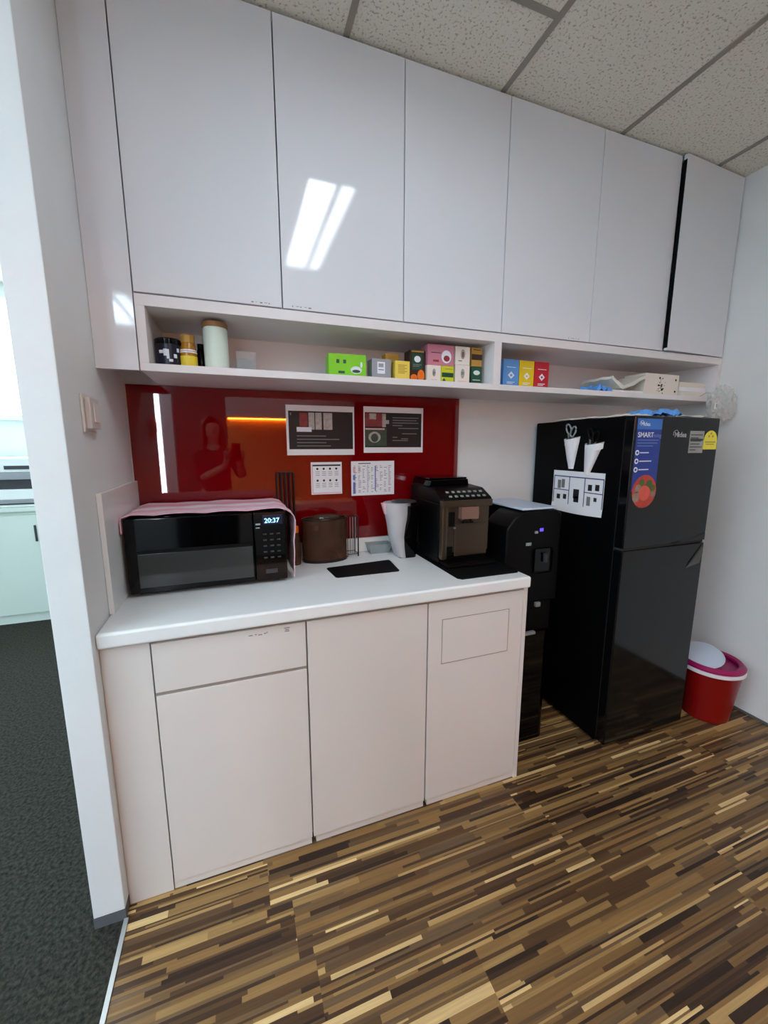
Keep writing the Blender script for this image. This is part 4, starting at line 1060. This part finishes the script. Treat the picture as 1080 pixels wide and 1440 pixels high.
fingers(12, hx + .014, hy - .012, hz, 1); fingers(17, lx - .012, ly_ - .012, lz, -1)
skin_mesh('body', nodes, edges, 'skin', per)
skin_mesh('blouse', [((px, py, .90), (.155, .125)), ((px, py + .005, 1.08), (.135, .105)), ((px, py, 1.22), (.15, .115)), ((px, py, 1.345), (.115, .085)), ((px, py, 1.385), (.07, .06)),
                     ((px + .145, py, 1.33), .066), ((px + .225, py + .028, 1.135), .055), ((px + .222, py + .06, 1.16), .05), ((px - .145, py, 1.33), .066), ((px - .122, py + .048, 1.125), .055), ((px - .10, py + .08, 1.14), .05)],
          [(0, 1), (1, 2), (2, 3), (3, 4), (3, 5), (5, 6), (6, 7), (3, 8), (8, 9), (9, 10)], 'blouse', per)
skin_mesh('trousers', [((px, py, .92), (.142, .112)), ((px + .092, py, .84), .102), ((px + .097, py + .018, .49), .075), ((px + .10, py - .01, .14), .058), ((px - .092, py, .84), .102), ((px - .097, py + .018, .49), .075), ((px - .10, py - .01, .14), .058)],
          [(0, 1), (1, 2), (2, 3), (0, 4), (4, 5), (5, 6)], 'trousers', per)
def hair_pt(u, v):
    a = math.radians(205) - u * math.radians(230) - math.radians(90) - math.radians(0); t_ = v
    rr_ = .098 if t_ < .45 else .098 + .014 * (t_ - .45)
    ph = min(t_ / .45, 1) * PI / 2
    z_ = 1.56 + .105 * math.cos(ph) - max(0, t_ - .45) * .34
    a = -PI / 2 + (u - .5) * 2 * math.radians(128)
    return (px + rr_ * math.sin(max(ph, .02)) * math.cos(a), py + .012 + rr_ * math.sin(max(ph, .02)) * math.sin(a), z_)
obj('hair', B().grid(hair_pt, 28, 18, .014), 'hair', per, sharp=80)
b = B()
for sx_ in (-1, 1): b.lathe(px + .028 * sx_, py + .098, [(.0, 1.553), (.008, 1.557), (.009, 1.562), (.0, 1.567)], 12, False, False, 1, .8)
obj('eyes', b, 'hair', per)
obj('nose', B().loft([[(px - .012, py + .096, 1.52), (px + .012, py + .096, 1.52), (px, py + .118, 1.524)], [(px - .006, py + .094, 1.56), (px + .006, py + .094, 1.56), (px, py + .100, 1.56)]]), 'skin', per)
obj('mouth', box(px - .02, px + .02, py + .082, py + .094, 1.49, 1.498, bev=.003), 'pink_print', per)
for sx_ in (-1, 1): obj('shoe', box(px + .108 * sx_ - .045, px + .108 * sx_ + .045, py - .06, py + .16, 0, .07, bev=.025, seg=3), 'gloss_black', per)
tag(obj('phone', box(.352, .424, -1.842, -1.834, 1.272, 1.425, bev=.003), 'gloss_black'), 'black phone held up in both hands by the person', 'phone')

# ------------------------------------------------------------------ world, view
w = bpy.data.worlds.new('world'); bpy.context.scene.world = w; w.use_nodes = True
w.node_tree.nodes['Background'].inputs[0].default_value = (.8, .9, 1, 1); w.node_tree.nodes['Background'].inputs[1].default_value = .1
vs = bpy.context.scene.view_settings
vs.view_transform = 'Standard'; vs.look = 'None'; vs.exposure = 0.36; vs.gamma = 1.; vs.use_curve_mapping = False
cy_ = bpy.context.scene.cycles
cy_.use_denoising = True; cy_.max_bounces = 10; cy_.diffuse_bounces = 6; cy_.glossy_bounces = 5; cy_.transparent_max_bounces = 12; cy_.sample_clamp_indirect = 8
cy_.caustics_reflective = False; cy_.caustics_refractive = False
